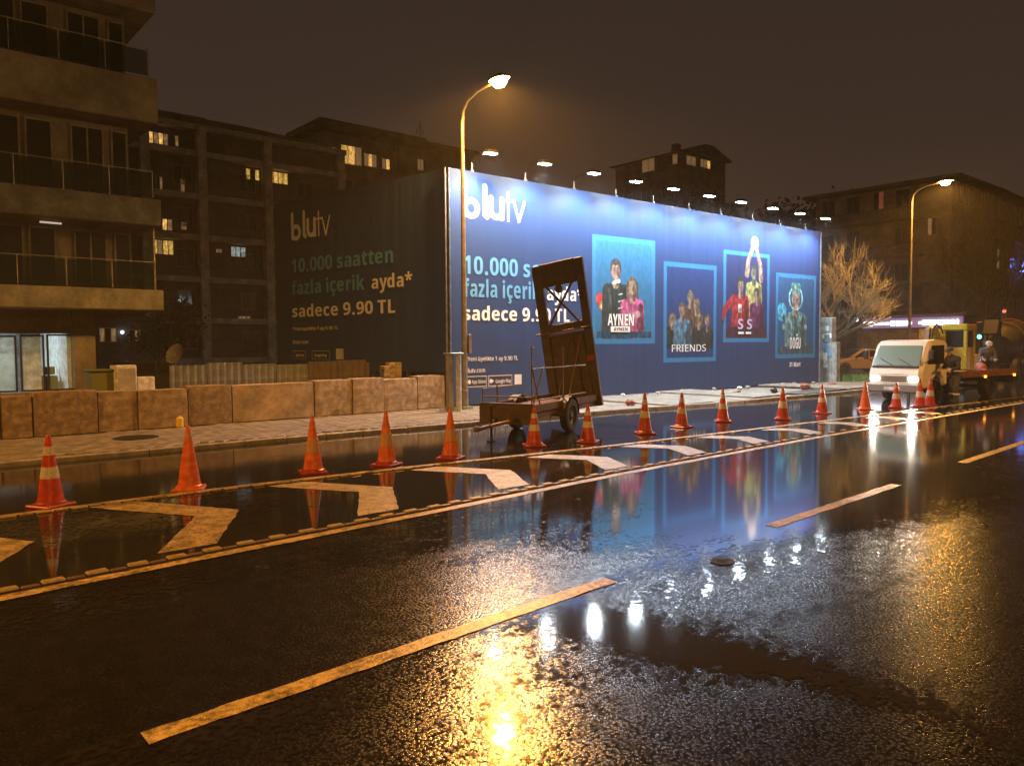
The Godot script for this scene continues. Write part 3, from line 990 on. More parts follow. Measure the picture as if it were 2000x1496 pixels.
func ink_start(w_m: float, h_m: float, w_px: int, c: Color) -> void:
	ink_scale = w_px / w_m
	ink_w = w_px
	ink_h = int(h_m * ink_scale)
	ink_px = PackedByteArray()
	ink_px.resize(ink_w * ink_h * 4)
	for i in ink_w * ink_h:
		ink_px[i * 4] = int(c.r * 255)
		ink_px[i * 4 + 1] = int(c.g * 255)
		ink_px[i * 4 + 2] = int(c.b * 255)
		ink_px[i * 4 + 3] = 255

func ink_blend(i: int, j: int, c: Color, a: float) -> void:
	if i < 0 or j < 0 or i >= ink_w or j >= ink_h or a <= 0.0 or not ink_clip.has_point(Vector2i(i, j)): return
	var at := (j * ink_w + i) * 4
	ink_px[at] = int(lerpf(ink_px[at], c.r * 255, a))
	ink_px[at + 1] = int(lerpf(ink_px[at + 1], c.g * 255, a))
	ink_px[at + 2] = int(lerpf(ink_px[at + 2], c.b * 255, a))

# print only between these metres
func ink_within(x0: float, y0: float, x1: float, y1: float) -> void:
	ink_clip = Rect2i(int(x0 * ink_scale), int(ink_h - y1 * ink_scale), int((x1 - x0) * ink_scale), int((y1 - y0) * ink_scale))

func ink_rect(x0: float, y0: float, x1: float, y1: float, c: Color, a := 1.0) -> void:
	for j in range(int(ink_h - y1 * ink_scale), int(ink_h - y0 * ink_scale)):
		for i in range(int(x0 * ink_scale), int(x1 * ink_scale)):
			ink_blend(i, j, c, a)

# a tapered stroke from p to q, soft by one pixel
func ink_stroke(p: Vector2, q: Vector2, rp: float, rq: float, c: Color, a := 1.0) -> void:
	var m := maxf(rp, rq) + 0.02
	var lo := Vector2(minf(p.x, q.x) - m, minf(p.y, q.y) - m)
	var hi := Vector2(maxf(p.x, q.x) + m, maxf(p.y, q.y) + m)
	var d := q - p
	var l2 := maxf(d.length_squared(), 1e-9)
	for j in range(maxi(0, int(ink_h - hi.y * ink_scale)), mini(ink_h, int(ink_h - lo.y * ink_scale) + 1)):
		for i in range(maxi(0, int(lo.x * ink_scale)), mini(ink_w, int(hi.x * ink_scale) + 1)):
			var s := Vector2((i + 0.5) / ink_scale, (ink_h - j - 0.5) / ink_scale)
			var t := clampf((s - p).dot(d) / l2, 0.0, 1.0)
			var dist := s.distance_to(p + d * t) - lerpf(rp, rq, t)
			ink_blend(i, j, c, a * clampf(0.5 - dist * ink_scale, 0.0, 1.0))

func ink_ring(p: Vector2, r: float, th: float, c: Color, from := 0.0, to := TAU) -> void:
	var k := 20
	for i in k:
		var a := lerpf(from, to, float(i) / k)
		var b := lerpf(from, to, float(i + 1) / k)
		ink_stroke(p + Vector2(cos(a), sin(a)) * r, p + Vector2(cos(b), sin(b)) * r, th, th, c)

func ink_oval(p: Vector2, rx: float, ry: float, c: Color, a := 1.0) -> void:
	for j in range(maxi(0, int(ink_h - (p.y + ry) * ink_scale) - 1), mini(ink_h, int(ink_h - (p.y - ry) * ink_scale) + 2)):
		for i in range(maxi(0, int((p.x - rx) * ink_scale) - 1), mini(ink_w, int((p.x + rx) * ink_scale) + 2)):
			var s := Vector2(((i + 0.5) / ink_scale - p.x) / rx, ((ink_h - j - 0.5) / ink_scale - p.y) / ry)
			ink_blend(i, j, c, a * clampf((1.0 - s.length()) * minf(rx, ry) * ink_scale + 0.5, 0.0, 1.0))

# turn a drawn area into a coarse printed photograph: two box blurs, then speckle and mottling
func ink_photo(x0: float, y0: float, x1: float, y1: float, seed_: int, field: Color) -> void:
	var i0 := int(x0 * ink_scale)
	var i1 := int(x1 * ink_scale)
	var j0 := int(ink_h - y1 * ink_scale)
	var j1 := int(ink_h - y0 * ink_scale)
	var g := RandomNumberGenerator.new()
	g.seed = seed_
	var fr := int(field.r * 255)
	var fg := int(field.g * 255)
	var fb := int(field.b * 255)
	var mottle := noise(seed_, 0.045, FastNoiseLite.TYPE_SIMPLEX_SMOOTH, 4)
	var src := ink_px.duplicate()
	for j in range(j0, j1):
		for i in range(i0, i1):
			var at := (j * ink_w + i) * 4
			# cloth, hair and skin carry folds and tones; the plain ground behind them hardly any
			var figure := absi(src[at] - fr) + absi(src[at + 1] - fg) + absi(src[at + 2] - fb) > 24
			var f := 1.0 + mottle.get_noise_2d(i, j * 0.6) * (0.6 if figure else 0.12) + g.randf_range(-0.09, 0.09)
			for c in 3:
				var s := 0
				for d in [-4, 0, 4, -ink_w * 4, ink_w * 4]:
					s += src[at + c + d]
				ink_px[at + c] = clampi(int(s / 5.0 * f), 0, 255)

func ink_texture() -> ImageTexture:
	return ImageTexture.create_from_image(Image.create_from_data(ink_w, ink_h, false, Image.FORMAT_RGBA8, ink_px))

# the round logotype: bold b, l, u and thin t, v; x is its start, y its base line, h the ascender height
func ink_logo(x: float, y: float, h: float) -> void:
	var c := lin(0.78, 0.78, 0.78)
	var t := h * 0.085
	var r := h * 0.235
	ink_stroke(Vector2(x + t, y + t), Vector2(x + t, y + h), t, t, c)
	ink_ring(Vector2(x + t + r * 0.98, y + r + t * 0.6), r, t, c)
	var lx := x + 4 * t + 2 * r + h * 0.02
	ink_stroke(Vector2(lx, y + t + h * 0.06), Vector2(lx, y + h), t, t, c)
	ink_stroke(Vector2(lx, y + t + h * 0.06), Vector2(lx + t, y + t), t, t, c)
	var ux := lx + h * 0.24
	ink_stroke(Vector2(ux, y + r + t), Vector2(ux, y + h * 0.68), t, t, c)
	ink_ring(Vector2(ux + r * 0.9, y + r * 0.95 + t), r * 0.9, t, c, PI, TAU)
	ink_stroke(Vector2(ux + r * 1.8, y + t), Vector2(ux + r * 1.8, y + h * 0.68), t, t, c)
	var n := h * 0.04
	var tx := ux + r * 1.8 + h * 0.25
	ink_stroke(Vector2(tx, y + n), Vector2(tx, y + h * 0.92), n, n, c)
	ink_stroke(Vector2(tx - h * 0.12, y + h * 0.66), Vector2(tx + h * 0.2, y + h * 0.66), n, n, c)
	ink_stroke(Vector2(tx + h * 0.22, y + h * 0.68), Vector2(tx + h * 0.42, y + n), n, n, c)
	ink_stroke(Vector2(tx + h * 0.42, y + n), Vector2(tx + h * 0.66, y + h * 0.70), n, n, c)

# a plain generic half figure: head, neck, shoulders, arms; s is the head height
func ink_figure(p: Vector2, s: float, coat: Color, skin: Color, hair: Color, down: float, long_hair := false) -> void:
	if long_hair:
		ink_stroke(p + Vector2(-s * 0.08, s * 0.1), p + Vector2(-s * 0.3, -s * 0.9), s * 0.42, s * 0.2, hair)
		ink_stroke(p + Vector2(s * 0.08, s * 0.1), p + Vector2(s * 0.34, -s * 0.9), s * 0.42, s * 0.2, hair)
	ink_stroke(p + Vector2(-s * 0.62, -s * 1.05), p + Vector2(-s * 0.55, -down), s * 0.36, s * 0.5, coat)
	ink_stroke(p + Vector2(s * 0.62, -s * 1.05), p + Vector2(s * 0.55, -down), s * 0.36, s * 0.5, coat)
	ink_stroke(p + Vector2(0, -s * 1.1), p + Vector2(0, -down), s * 0.6, s * 0.62, coat)
	ink_stroke(p + Vector2(0, -s * 0.3), p + Vector2(0, -s * 0.72), s * 0.2, s * 0.24, skin)
	ink_oval(p + Vector2(0, s * 0.12), s * 0.40, s * 0.52, hair)
	ink_oval(p, s * 0.34, s * 0.47, skin)
	ink_oval(p + Vector2(-s * 0.13, s * 0.05), s * 0.05, s * 0.035, hair)
	ink_oval(p + Vector2(s * 0.13, s * 0.05), s * 0.05, s * 0.035, hair)
	ink_stroke(p + Vector2(0, 0), p + Vector2(s * 0.02, -s * 0.12), s * 0.025, s * 0.04, skin.darkened(0.2))
	ink_stroke(p + Vector2(-s * 0.1, -s * 0.24), p + Vector2(s * 0.1, -s * 0.24), s * 0.022, s * 0.022, lin(0.3, 0.12, 0.1))
	if not long_hair:
		ink_oval(p + Vector2(0, s * 0.45), s * 0.33, s * 0.16, hair)
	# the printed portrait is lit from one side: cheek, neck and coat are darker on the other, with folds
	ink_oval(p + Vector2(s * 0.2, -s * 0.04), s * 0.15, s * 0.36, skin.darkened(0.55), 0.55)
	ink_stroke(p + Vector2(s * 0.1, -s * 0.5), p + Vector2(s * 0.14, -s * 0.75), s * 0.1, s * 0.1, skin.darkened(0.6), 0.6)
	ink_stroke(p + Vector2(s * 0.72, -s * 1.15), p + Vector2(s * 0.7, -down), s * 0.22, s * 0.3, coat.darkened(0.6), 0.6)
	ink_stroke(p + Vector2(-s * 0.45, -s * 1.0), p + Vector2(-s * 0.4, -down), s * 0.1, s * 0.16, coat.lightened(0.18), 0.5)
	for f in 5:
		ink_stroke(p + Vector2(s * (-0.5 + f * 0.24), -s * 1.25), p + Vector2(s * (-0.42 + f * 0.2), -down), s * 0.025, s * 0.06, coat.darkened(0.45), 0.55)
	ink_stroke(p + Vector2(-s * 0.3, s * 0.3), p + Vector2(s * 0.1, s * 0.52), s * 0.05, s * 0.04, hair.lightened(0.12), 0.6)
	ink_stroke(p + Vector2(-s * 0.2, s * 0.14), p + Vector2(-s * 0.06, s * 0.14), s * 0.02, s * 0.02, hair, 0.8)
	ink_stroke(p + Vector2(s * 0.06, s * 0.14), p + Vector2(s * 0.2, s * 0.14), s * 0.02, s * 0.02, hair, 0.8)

func lettering(parent: Node3D, called: String, words: String, x: float, y: float, w: float, h: float, m: Material, z: float, bold := true) -> void:
	var f := SystemFont.new()
	f.font_names = PackedStringArray(["Droid Sans"])
	f.font_weight = 700 if bold else 400
	var t := TextMesh.new()
	t.text = words
	t.font = f
	t.font_size = 48
	t.pixel_size = 0.01
	t.depth = 0.02
	t.curve_step = 2.0
	t.horizontal_alignment = HORIZONTAL_ALIGNMENT_LEFT
	t.vertical_alignment = VERTICAL_ALIGNMENT_BOTTOM
	t.material = m
	var box := t.get_aabb()
	var o := MeshInstance3D.new()
	o.name = called
	o.mesh = t
	o.material_override = m
	parent.add_child(o, true)
	var sx := w / box.size.x
	var sy := h / box.size.y
	o.scale = Vector3(sx, sy, 0.1)
	o.position = Vector3(x - box.position.x * sx, y - box.position.y * sy, z)

func banner_mesh(w: float, y0: float, h0: float, h1: float, folds: float) -> MB:
	# w long, from y0 up to h0 at the start and h1 at the end, with shallow vertical pulls in the cloth
	var mb := MB.new()
	var cx := 120
	var cy := 14
	var nz := noise(31, 0.9, FastNoiseLite.TYPE_SIMPLEX_SMOOTH, 2)
	var top := maxf(h0, h1)
	var pt := func(i: int, j: int) -> Array:
		var x := w * i / cx
		var h := lerpf(h0, h1, float(i) / cx)
		var y := y0 + (h - y0) * j / cy
		var z := nz.get_noise_2d(x * 1.6, y * 0.12) * folds
		return [Vector3(x, y, z), Vector2(x / w, 1.0 - (y - y0) / (top - y0))]
	for i in cx:
		for j in cy:
			var a = pt.call(i, j)
			var b = pt.call(i + 1, j)
			var c = pt.call(i + 1, j + 1)
			var d = pt.call(i, j + 1)
			mb.quad(a[0], b[0], c[0], d[0], a[1], b[1], c[1], d[1])
	return mb

const BL := Vector3(13.47, 0.08, -18.37)
const BR := Vector3(33.34, 0.08, -17.30)
const SIDE := Vector3(11.94, 0.08, -27.1)

func turn_of(d: Vector3) -> float:
	return -atan2(d.z, d.x)

func billboard() -> void:
	var len_ := BL.distance_to(BR)
	var turn := turn_of(BR - BL)
	var k := 1.15
	var navy := lin(0.012, 0.038, 0.130)
	# --- front print
	ink_start(len_, 7.0, 2048, navy)
	ink_logo(0.46, 5.62, 0.98)
	var sky_blue := lin(0.022, 0.16, 0.36)
	var posters := [[5.0, 1.57, 7.74, 4.81], [8.15, 0.95, 10.84, 4.2], [11.22, 1.59, 13.93, 4.79], [14.34, 0.98, 17.03, 4.16]]
	var fields := [lin(0.020, 0.13, 0.27), lin(0.010, 0.035, 0.14), lin(0.011, 0.024, 0.10), lin(0.013, 0.075, 0.18)]
	for i in 4:
		var p: Array = posters[i].map(func(q): return q * k)
		ink_rect(p[0], p[1], p[2], p[3], sky_blue)
		ink_rect(p[0] + 0.17, p[1] + 0.17, p[2] - 0.17, p[3] - 0.17, fields[i])
	var skin := lin(0.27, 0.18, 0.135)
	var skin2 := lin(0.22, 0.15, 0.11)
	var dark := lin(0.035, 0.03, 0.03)
	# first poster: two generic half figures, one in a dark jacket, one in pink
	var q0 := Vector2(posters[0][0], posters[0][1]) * k
	ink_within(posters[0][0] * k + 0.17, posters[0][1] * k + 0.17, posters[0][2] * k - 0.17, posters[0][3] * k - 0.17)
	ink_stroke(q0 + Vector2(0.35, 1.55), q0 + Vector2(0.6, 1.2), 0.2, 0.2, lin(0.5, 0.04, 0.04))
	ink_stroke(q0 + Vector2(0.5, 1.35), q0 + Vector2(0.75, 1.0), 0.16, 0.14, lin(0.55, 0.45, 0.2))
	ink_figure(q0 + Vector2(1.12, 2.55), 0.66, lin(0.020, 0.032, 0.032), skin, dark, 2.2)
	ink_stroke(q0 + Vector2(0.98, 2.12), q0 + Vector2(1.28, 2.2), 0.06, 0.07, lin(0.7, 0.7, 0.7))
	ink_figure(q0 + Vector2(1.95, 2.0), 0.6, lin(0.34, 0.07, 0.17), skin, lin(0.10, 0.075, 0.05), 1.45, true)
	ink_stroke(q0 + Vector2(1.75, 0.95), q0 + Vector2(2.25, 1.05), 0.12, 0.12, lin(0.42, 0.25, 0.28))
	for y in 4: ink_stroke(q0 + Vector2(1.25, 1.0 + y * 0.24), q0 + Vector2(1.45, 1.04 + y * 0.24), 0.025, 0.02, lin(0.35, 0.42, 0.42))
	ink_rect(q0.x + 0.2, q0.y + 0.2, q0.x + 2.95, q0.y + 0.42, fields[0].darkened(0.4))
	# second: a loose group of plain figures
	var q1 := Vector2(posters[1][0], posters[1][1]) * k
	ink_within(posters[1][0] * k + 0.17, posters[1][1] * k + 0.17, posters[1][2] * k - 0.17, posters[1][3] * k - 0.17)
	for f in [[1.5, 2.45, 0.48, Color(0.32, 0.22, 0.16), false], [1.86, 2.2, 0.46, Color(0.3, 0.2, 0.15), true], [2.05, 1.62, 0.44, Color(0.12, 0.14, 0.15), true], [2.55, 1.58, 0.46, Color(0.14, 0.15, 0.16), false], [0.48, 1.6, 0.42, Color(0.1, 0.11, 0.12), true], [1.05, 1.95, 0.5, Color(0.27, 0.42, 0.52), false]]:
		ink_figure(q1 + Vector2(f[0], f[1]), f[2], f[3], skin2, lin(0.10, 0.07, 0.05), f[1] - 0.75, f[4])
	ink_rect(q1.x + 0.17, q1.y + 0.17, q1.x + 2.92, q1.y + 0.42, fields[1])
	# third: three sports figures, the rear one with arms raised above the frame
	var q2 := Vector2(posters[2][0], posters[2][1]) * k
	ink_within(posters[2][0] * k + -0.3, posters[2][1] * k + 0.17, posters[2][2] * k - 0.17, posters[2][3] * k + 1.6)
	ink_stroke(q2 + Vector2(1.55, 2.8), q2 + Vector2(1.62, 3.3), 0.16, 0.13, skin)
	ink_stroke(q2 + Vector2(1.62, 3.3), q2 + Vector2(1.98, 4.0), 0.13, 0.11, skin)
	ink_stroke(q2 + Vector2(2.5, 2.6), q2 + Vector2(2.45, 3.2), 0.15, 0.12, skin)
	ink_stroke(q2 + Vector2(2.45, 3.2), q2 + Vector2(2.12, 4.0), 0.12, 0.1, skin)
	ink_oval(q2 + Vector2(2.05, 4.08), 0.26, 0.28, lin(0.4, 0.36, 0.32))
	ink_oval(q2 + Vector2(2.02, 3.98), 0.16, 0.1, lin(0.5, 0.16, 0.1))
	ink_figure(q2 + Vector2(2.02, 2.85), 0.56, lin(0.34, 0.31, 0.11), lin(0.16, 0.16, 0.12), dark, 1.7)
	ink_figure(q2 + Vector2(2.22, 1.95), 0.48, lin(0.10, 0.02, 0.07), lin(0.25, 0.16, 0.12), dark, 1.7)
	ink_stroke(q2 + Vector2(0.7, 1.75), q2 + Vector2(0.12, 1.35), 0.2, 0.14, lin(0.30, 0.018, 0.026))
	ink_stroke(q2 + Vector2(0.12, 1.35), q2 + Vector2(-0.02, 0.95), 0.14, 0.09, lin(0.28, 0.018, 0.026))
	ink_oval(q2 + Vector2(-0.03, 0.82), 0.08, 0.1, dark)
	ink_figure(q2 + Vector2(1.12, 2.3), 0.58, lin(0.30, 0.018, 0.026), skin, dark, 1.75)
	ink_rect(q2.x + 0.98, q2.y + 1.2, q2.x + 1.22, q2.y + 1.55, lin(0.5, 0.4, 0.36))
	ink_rect(q2.x + 0.17, q2.y + 0.17, q2.x + 2.9, q2.y + 0.62, lin(0.045, 0.012, 0.03))
	# fourth: a plain figure in a hooded pressure suit
	var q3 := Vector2(posters[3][0], posters[3][1]) * k
	ink_within(posters[3][0] * k + 0.17, posters[3][1] * k + 0.17, posters[3][2] * k - 0.17, posters[3][3] * k + 0.4)
	ink_oval(q3 + Vector2(0.45, 2.0), 0.35, 0.4, lin(0.06, 0.30, 0.44))
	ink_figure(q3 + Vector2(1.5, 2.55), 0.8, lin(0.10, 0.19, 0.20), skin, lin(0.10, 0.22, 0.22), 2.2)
	ink_ring(Vector2(q3.x + 1.5, q3.y + 2.62), 0.50, 0.05, lin(0.26, 0.42, 0.42))
	ink_stroke(q3 + Vector2(1.3, 3.12), q3 + Vector2(1.7, 3.12), 0.16, 0.16, lin(0.10, 0.25, 0.22))
	ink_oval(q3 + Vector2(1.5, 2.5), 0.27, 0.37, skin)
	ink_oval(q3 + Vector2(1.39, 2.55), 0.04, 0.03, dark)
	ink_oval(q3 + Vector2(1.61, 2.55), 0.04, 0.03, dark)
	ink_stroke(q3 + Vector2(1.42, 2.28), q3 + Vector2(1.58, 2.28), 0.02, 0.02, lin(0.3, 0.12, 0.1))
	for i in 10:
		ink_oval(q3 + Vector2(0.6 + (i % 5) * 0.42, 1.75 - (i / 5) * 0.4), 0.1, 0.13, lin(0.20, 0.30, 0.30) if i % 2 else lin(0.05, 0.11, 0.12))
	ink_stroke(q3 + Vector2(1.5, 1.7), q3 + Vector2(1.5, 0.9), 0.1, 0.12, lin(0.03, 0.08, 0.09))
	ink_rect(q3.x + 0.17, q3.y + 0.17, q3.x + 2.9, q3.y + 0.5, lin(0.03, 0.07, 0.09))
	ink_clip = Rect2i(0, 0, 9999, 9999)
	# the prints are coarse screen photographs: soften and speckle them
	for i in 4:
		var p: Array = posters[i].map(func(q): return q * k)
		ink_photo(p[0] + 0.16, p[1] + 0.16, p[2] - 0.16, p[3] - 0.16, 60 + i, fields[i])
	# store badges and the plain pale square
	ink_clip = Rect2i(0, 0, 9999, 9999)
	for r in [[0.52, 1.30], [1.36, 2.28]]:
		ink_rect(r[0], 0.52, r[1], 0.86, lin(0.45, 0.45, 0.5))
		ink_rect(r[0] + 0.025, 0.545, r[1] - 0.025, 0.835, lin(0.02, 0.022, 0.05))
	ink_oval(Vector2(0.64, 0.69), 0.055, 0.07, lin(0.7, 0.7, 0.7))
	ink_stroke(Vector2(1.46, 0.69), Vector2(1.55, 0.69), 0.07, 0.01, lin(0.7, 0.7, 0.7))
	ink_rect(2.38, 0.54, 2.66, 0.86, lin(0.62, 0.62, 0.65))
	var pm := StandardMaterial3D.new()
	pm.albedo_texture = ink_texture()
	pm.roughness = 0.5
	pm.texture_repeat = false
	var b := thing("billboard", BL, turn, "long floodlit blue billboard with four framed posters and white slogan", "billboard")
	obj("printed_banner", banner_mesh(len_, 0.02, 7.0, 6.78, 0.007), pm, b)
	var z := 0.009
	lettering(b, "slogan_line", "10.000 saatten", 0.47, 3.93, 4.75, 0.56, M.text_blue, z)
	lettering(b, "slogan_line", "fazla içerik", 0.46, 3.10, 2.95, 0.72, M.text_blue, z)
	lettering(b, "slogan_line", "ayda*", 3.72, 3.10, 1.6, 0.62, M.text_white, z)
	lettering(b, "slogan_line", "sadece 9.90 TL", 0.45, 2.55, 4.25, 0.46, M.text_white, z)
	lettering(b, "small_print", "*Yeni üyelikte 1 ay 9.90 TL", 0.5, 1.30, 2.0, 0.17, M.text_white, z, false)
	lettering(b, "web_address", "blutv.com", 0.5, 0.98, 0.72, 0.15, M.text_white, z, false)
	lettering(b, "badge_text", "App Store", 0.72, 0.62, 0.52, 0.14, M.text_white, z, false)
	lettering(b, "badge_text", "Google Play", 1.62, 0.60, 0.6, 0.16, M.text_white, z, false)
	lettering(b, "poster_title", "AYNEN", q0.x + 0.72, q0.y + 0.66, 1.3, 0.4, M.text_white, z)
	var plate := MB.new()
	plate.box(Vector3(q0.x + 1.35, q0.y + 0.53, z), Vector3(0.95, 0.2, 0.008))
	obj("title_plate", plate, M.text_white, b)
	lettering(b, "poster_title", "AYNEN", q0.x + 1.0, q0.y + 0.47, 0.7, 0.12, M.black, z + 0.006)
	lettering(b, "poster_title", "FRIENDS", q1.x + 0.45, q1.y + 0.42, 2.0, 0.26, M.text_white, z, false)
	lettering(b, "poster_title", "S S", q2.x + 0.95, q2.y + 0.55, 0.95, 0.42, mat(0.5, 0.4, 0.6, 0.55), z)
	for i in 2:
		var bar := MB.new()
		bar.box(Vector3(q2.x + 1.16 + i * 0.5, q2.y + 0.4, z), Vector3(0.36, 0.09, 0.006))
		obj("title_bar", bar, M.text_white, b)
	lettering(b, "poster_title", "DOĞU", q3.x + 1.08, q3.y + 0.42, 0.82, 0.66, M.text_white, z)
	lettering(b, "date_line", "31 Mart", q3.x + 1.05, q3.y - 0.36, 0.86, 0.2, M.text_white, z)
	# carrying frame behind the cloth
	var sheet := MB.new()
	sheet.box(Vector3(len_ / 2, 3.4, -0.06), Vector3(len_ - 0.04, 6.7, 0.03))
	obj("backing_sheet", sheet, M.galv, b)
	for i in 11:
		var p := MB.new()
		p.cbox(Vector3(0.15 + i * (len_ - 0.3) / 10.0, 3.35, -0.16), Vector3(0.1, 6.7, 0.14), 0.01)
		obj("post", p, M.galv, b)
	var lip := MB.new()
	lip.cbox(Vector3(-0.03, 3.5, 0.0), Vector3(0.07, 7.0, 0.09), 0.01)
	lip.cbox(Vector3(-0.13, 3.5, -0.03), Vector3(0.05, 7.0, 0.05), 0.01)
	obj("corner_trim", lip, M.galv, b)
	var lip2 := MB.new()
	lip2.cbox(Vector3(len_ + 0.03, 3.39, -0.02), Vector3(0.06, 6.78, 0.1), 0.01)
	obj("edge_trim", lip2, M.galv, b)

	# --- side print
	var l2 := SIDE.distance_to(BL) - 0.22
	ink_start(l2, 6.0, 1024, navy)
	ink_logo(1.02, 4.58, 0.92)
	ink_rect(0.98, 0.35, 1.75, 0.65, lin(0.3, 0.3, 0.33))
	ink_rect(1.0, 0.37, 1.73, 0.63, lin(0.02, 0.022, 0.05))
	ink_rect(2.1, 0.35, 3.1, 0.65, lin(0.3, 0.3, 0.33))
	ink_rect(2.12, 0.37, 3.08, 0.63, lin(0.02, 0.022, 0.05))
	ink_rect(3.45, 0.36, 3.85, 0.72, lin(0.5, 0.5, 0.52))
	var sm := StandardMaterial3D.new()
	sm.albedo_texture = ink_texture()
	sm.roughness = 0.5
	sm.texture_repeat = false
	var sd := (BL - SIDE).normalized()
	var s := thing("side_billboard", SIDE, turn_of(sd), "unlit navy banner wall with white slogan facing the walled lot", "billboard")
	obj("printed_banner", banner_mesh(l2, 1.0, 7.0, 7.0, 0.007), sm, s)
	lettering(s, "slogan_line", "10.000 saatten", 1.0, 4.42, 5.4, 0.5, M.text_blue, z)
	lettering(s, "slogan_line", "fazla içerik", 1.0, 3.5, 4.0, 0.66, M.text_blue, z)
	lettering(s, "slogan_line", "ayda*", 5.35, 3.5, 1.9, 0.6, M.text_white, z)
	lettering(s, "slogan_line", "sadece 9.90 TL", 1.0, 2.84, 5.45, 0.46, M.text_white, z)
	lettering(s, "small_print", "*Yeni üyelikte 1 ay 9.90 TL", 1.0, 2.34, 2.6, 0.16, M.text_white, z, false)
	lettering(s, "web_address", "blutv.com", 1.0, 1.9, 0.9, 0.14, M.text_white, z, false)
	lettering(s, "badge_text", "App Store", 1.15, 1.42, 0.5, 0.13, M.text_white, z, false)
	lettering(s, "badge_text", "Google Play", 2.25, 1.42, 0.7, 0.13, M.text_white, z, false)
	var bs := MB.new()
	bs.box(Vector3(l2 / 2, 3.95, -0.07), Vector3(l2 - 0.05, 5.9, 0.03))
	obj("backing_sheet", bs, M.galv, s)
	for i in 6:
		var p := MB.new()
		p.cbox(Vector3(0.1 + i * (l2 - 0.2) / 5.0, 3.4, -0.17), Vector3(0.1, 6.9, 0.12), 0.01)
		obj("post", p, M.galv, s)

func floodlights() -> void:
	var turn := turn_of(BR - BL)
	var bas := Basis(Vector3.UP, turn)
	var len_ := BL.distance_to(BR)
	var spots := [0.76, 2.55, 4.35, 6.06, 7.73, 9.47, 11.15, 12.97, 14.65, 16.36]
	for i in spots.size():
		var s: float = spots[i] * 1.15
		var top := lerpf(7.0, 6.78, s / len_)
		var lit := true  # the last head is lit too, added to brighten the board end
		var t := thing("floodlight", BL + bas * Vector3(s, top, 0.0), turn, "lit LED floodlight on a bent arm along the billboard top", "floodlight", "floodlights along the billboard top")
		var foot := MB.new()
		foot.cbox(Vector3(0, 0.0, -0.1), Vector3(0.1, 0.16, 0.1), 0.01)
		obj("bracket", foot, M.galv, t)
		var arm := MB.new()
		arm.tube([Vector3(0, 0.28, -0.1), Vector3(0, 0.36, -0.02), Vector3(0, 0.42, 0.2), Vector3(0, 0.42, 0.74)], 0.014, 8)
		obj("arm", arm, M.dark_metal, t)  # dark metal: the arm staying out of the lamplight is put into its colour
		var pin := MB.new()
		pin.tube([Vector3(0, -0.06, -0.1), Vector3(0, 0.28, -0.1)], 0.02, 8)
		obj("upright", pin, M.galv, t)  # pale metal: the lit lower stretch of the arm is put into its colour
		var tilt := deg_to_rad(5.0)
		var hx := Transform3D(Basis(Vector3.RIGHT, tilt), Vector3(0, 0.38, 0.86))
		var head := MB.new()
		head.cbox(Vector3(0, 0.03, 0), Vector3(0.36, 0.07, 0.30), 0.02, hx)
		for k in 5: head.box(Vector3(-0.12 + k * 0.06, 0.085, 0), Vector3(0.012, 0.05, 0.24), hx)
		var h := obj("lamp_head", head, M.dark_metal, t)
		var lens := MB.new()
		lens.box(Vector3(0, -0.014, 0), Vector3(0.32, 0.012, 0.25), hx)
		obj("lens", lens, M.led if lit else M.lens_off, h)
		if lit:
			var a := SpotLight3D.new()
			a.name = "led_light"
			a.light_color = lin(0.80, 0.92, 1.0)
			a.light_energy = 26.0
			a.light_size = 0.13
			a.spot_angle = 74.0
			a.spot_angle_attenuation = 0.7
			a.spot_range = 60.0
			a.spot_attenuation = 2.0
			a.shadow_enabled = true
			t.add_child(a)
			a.transform = hx * Transform3D(Basis(Vector3.RIGHT, -PI / 2 - 0.12), Vector3(0, -0.16, 0))

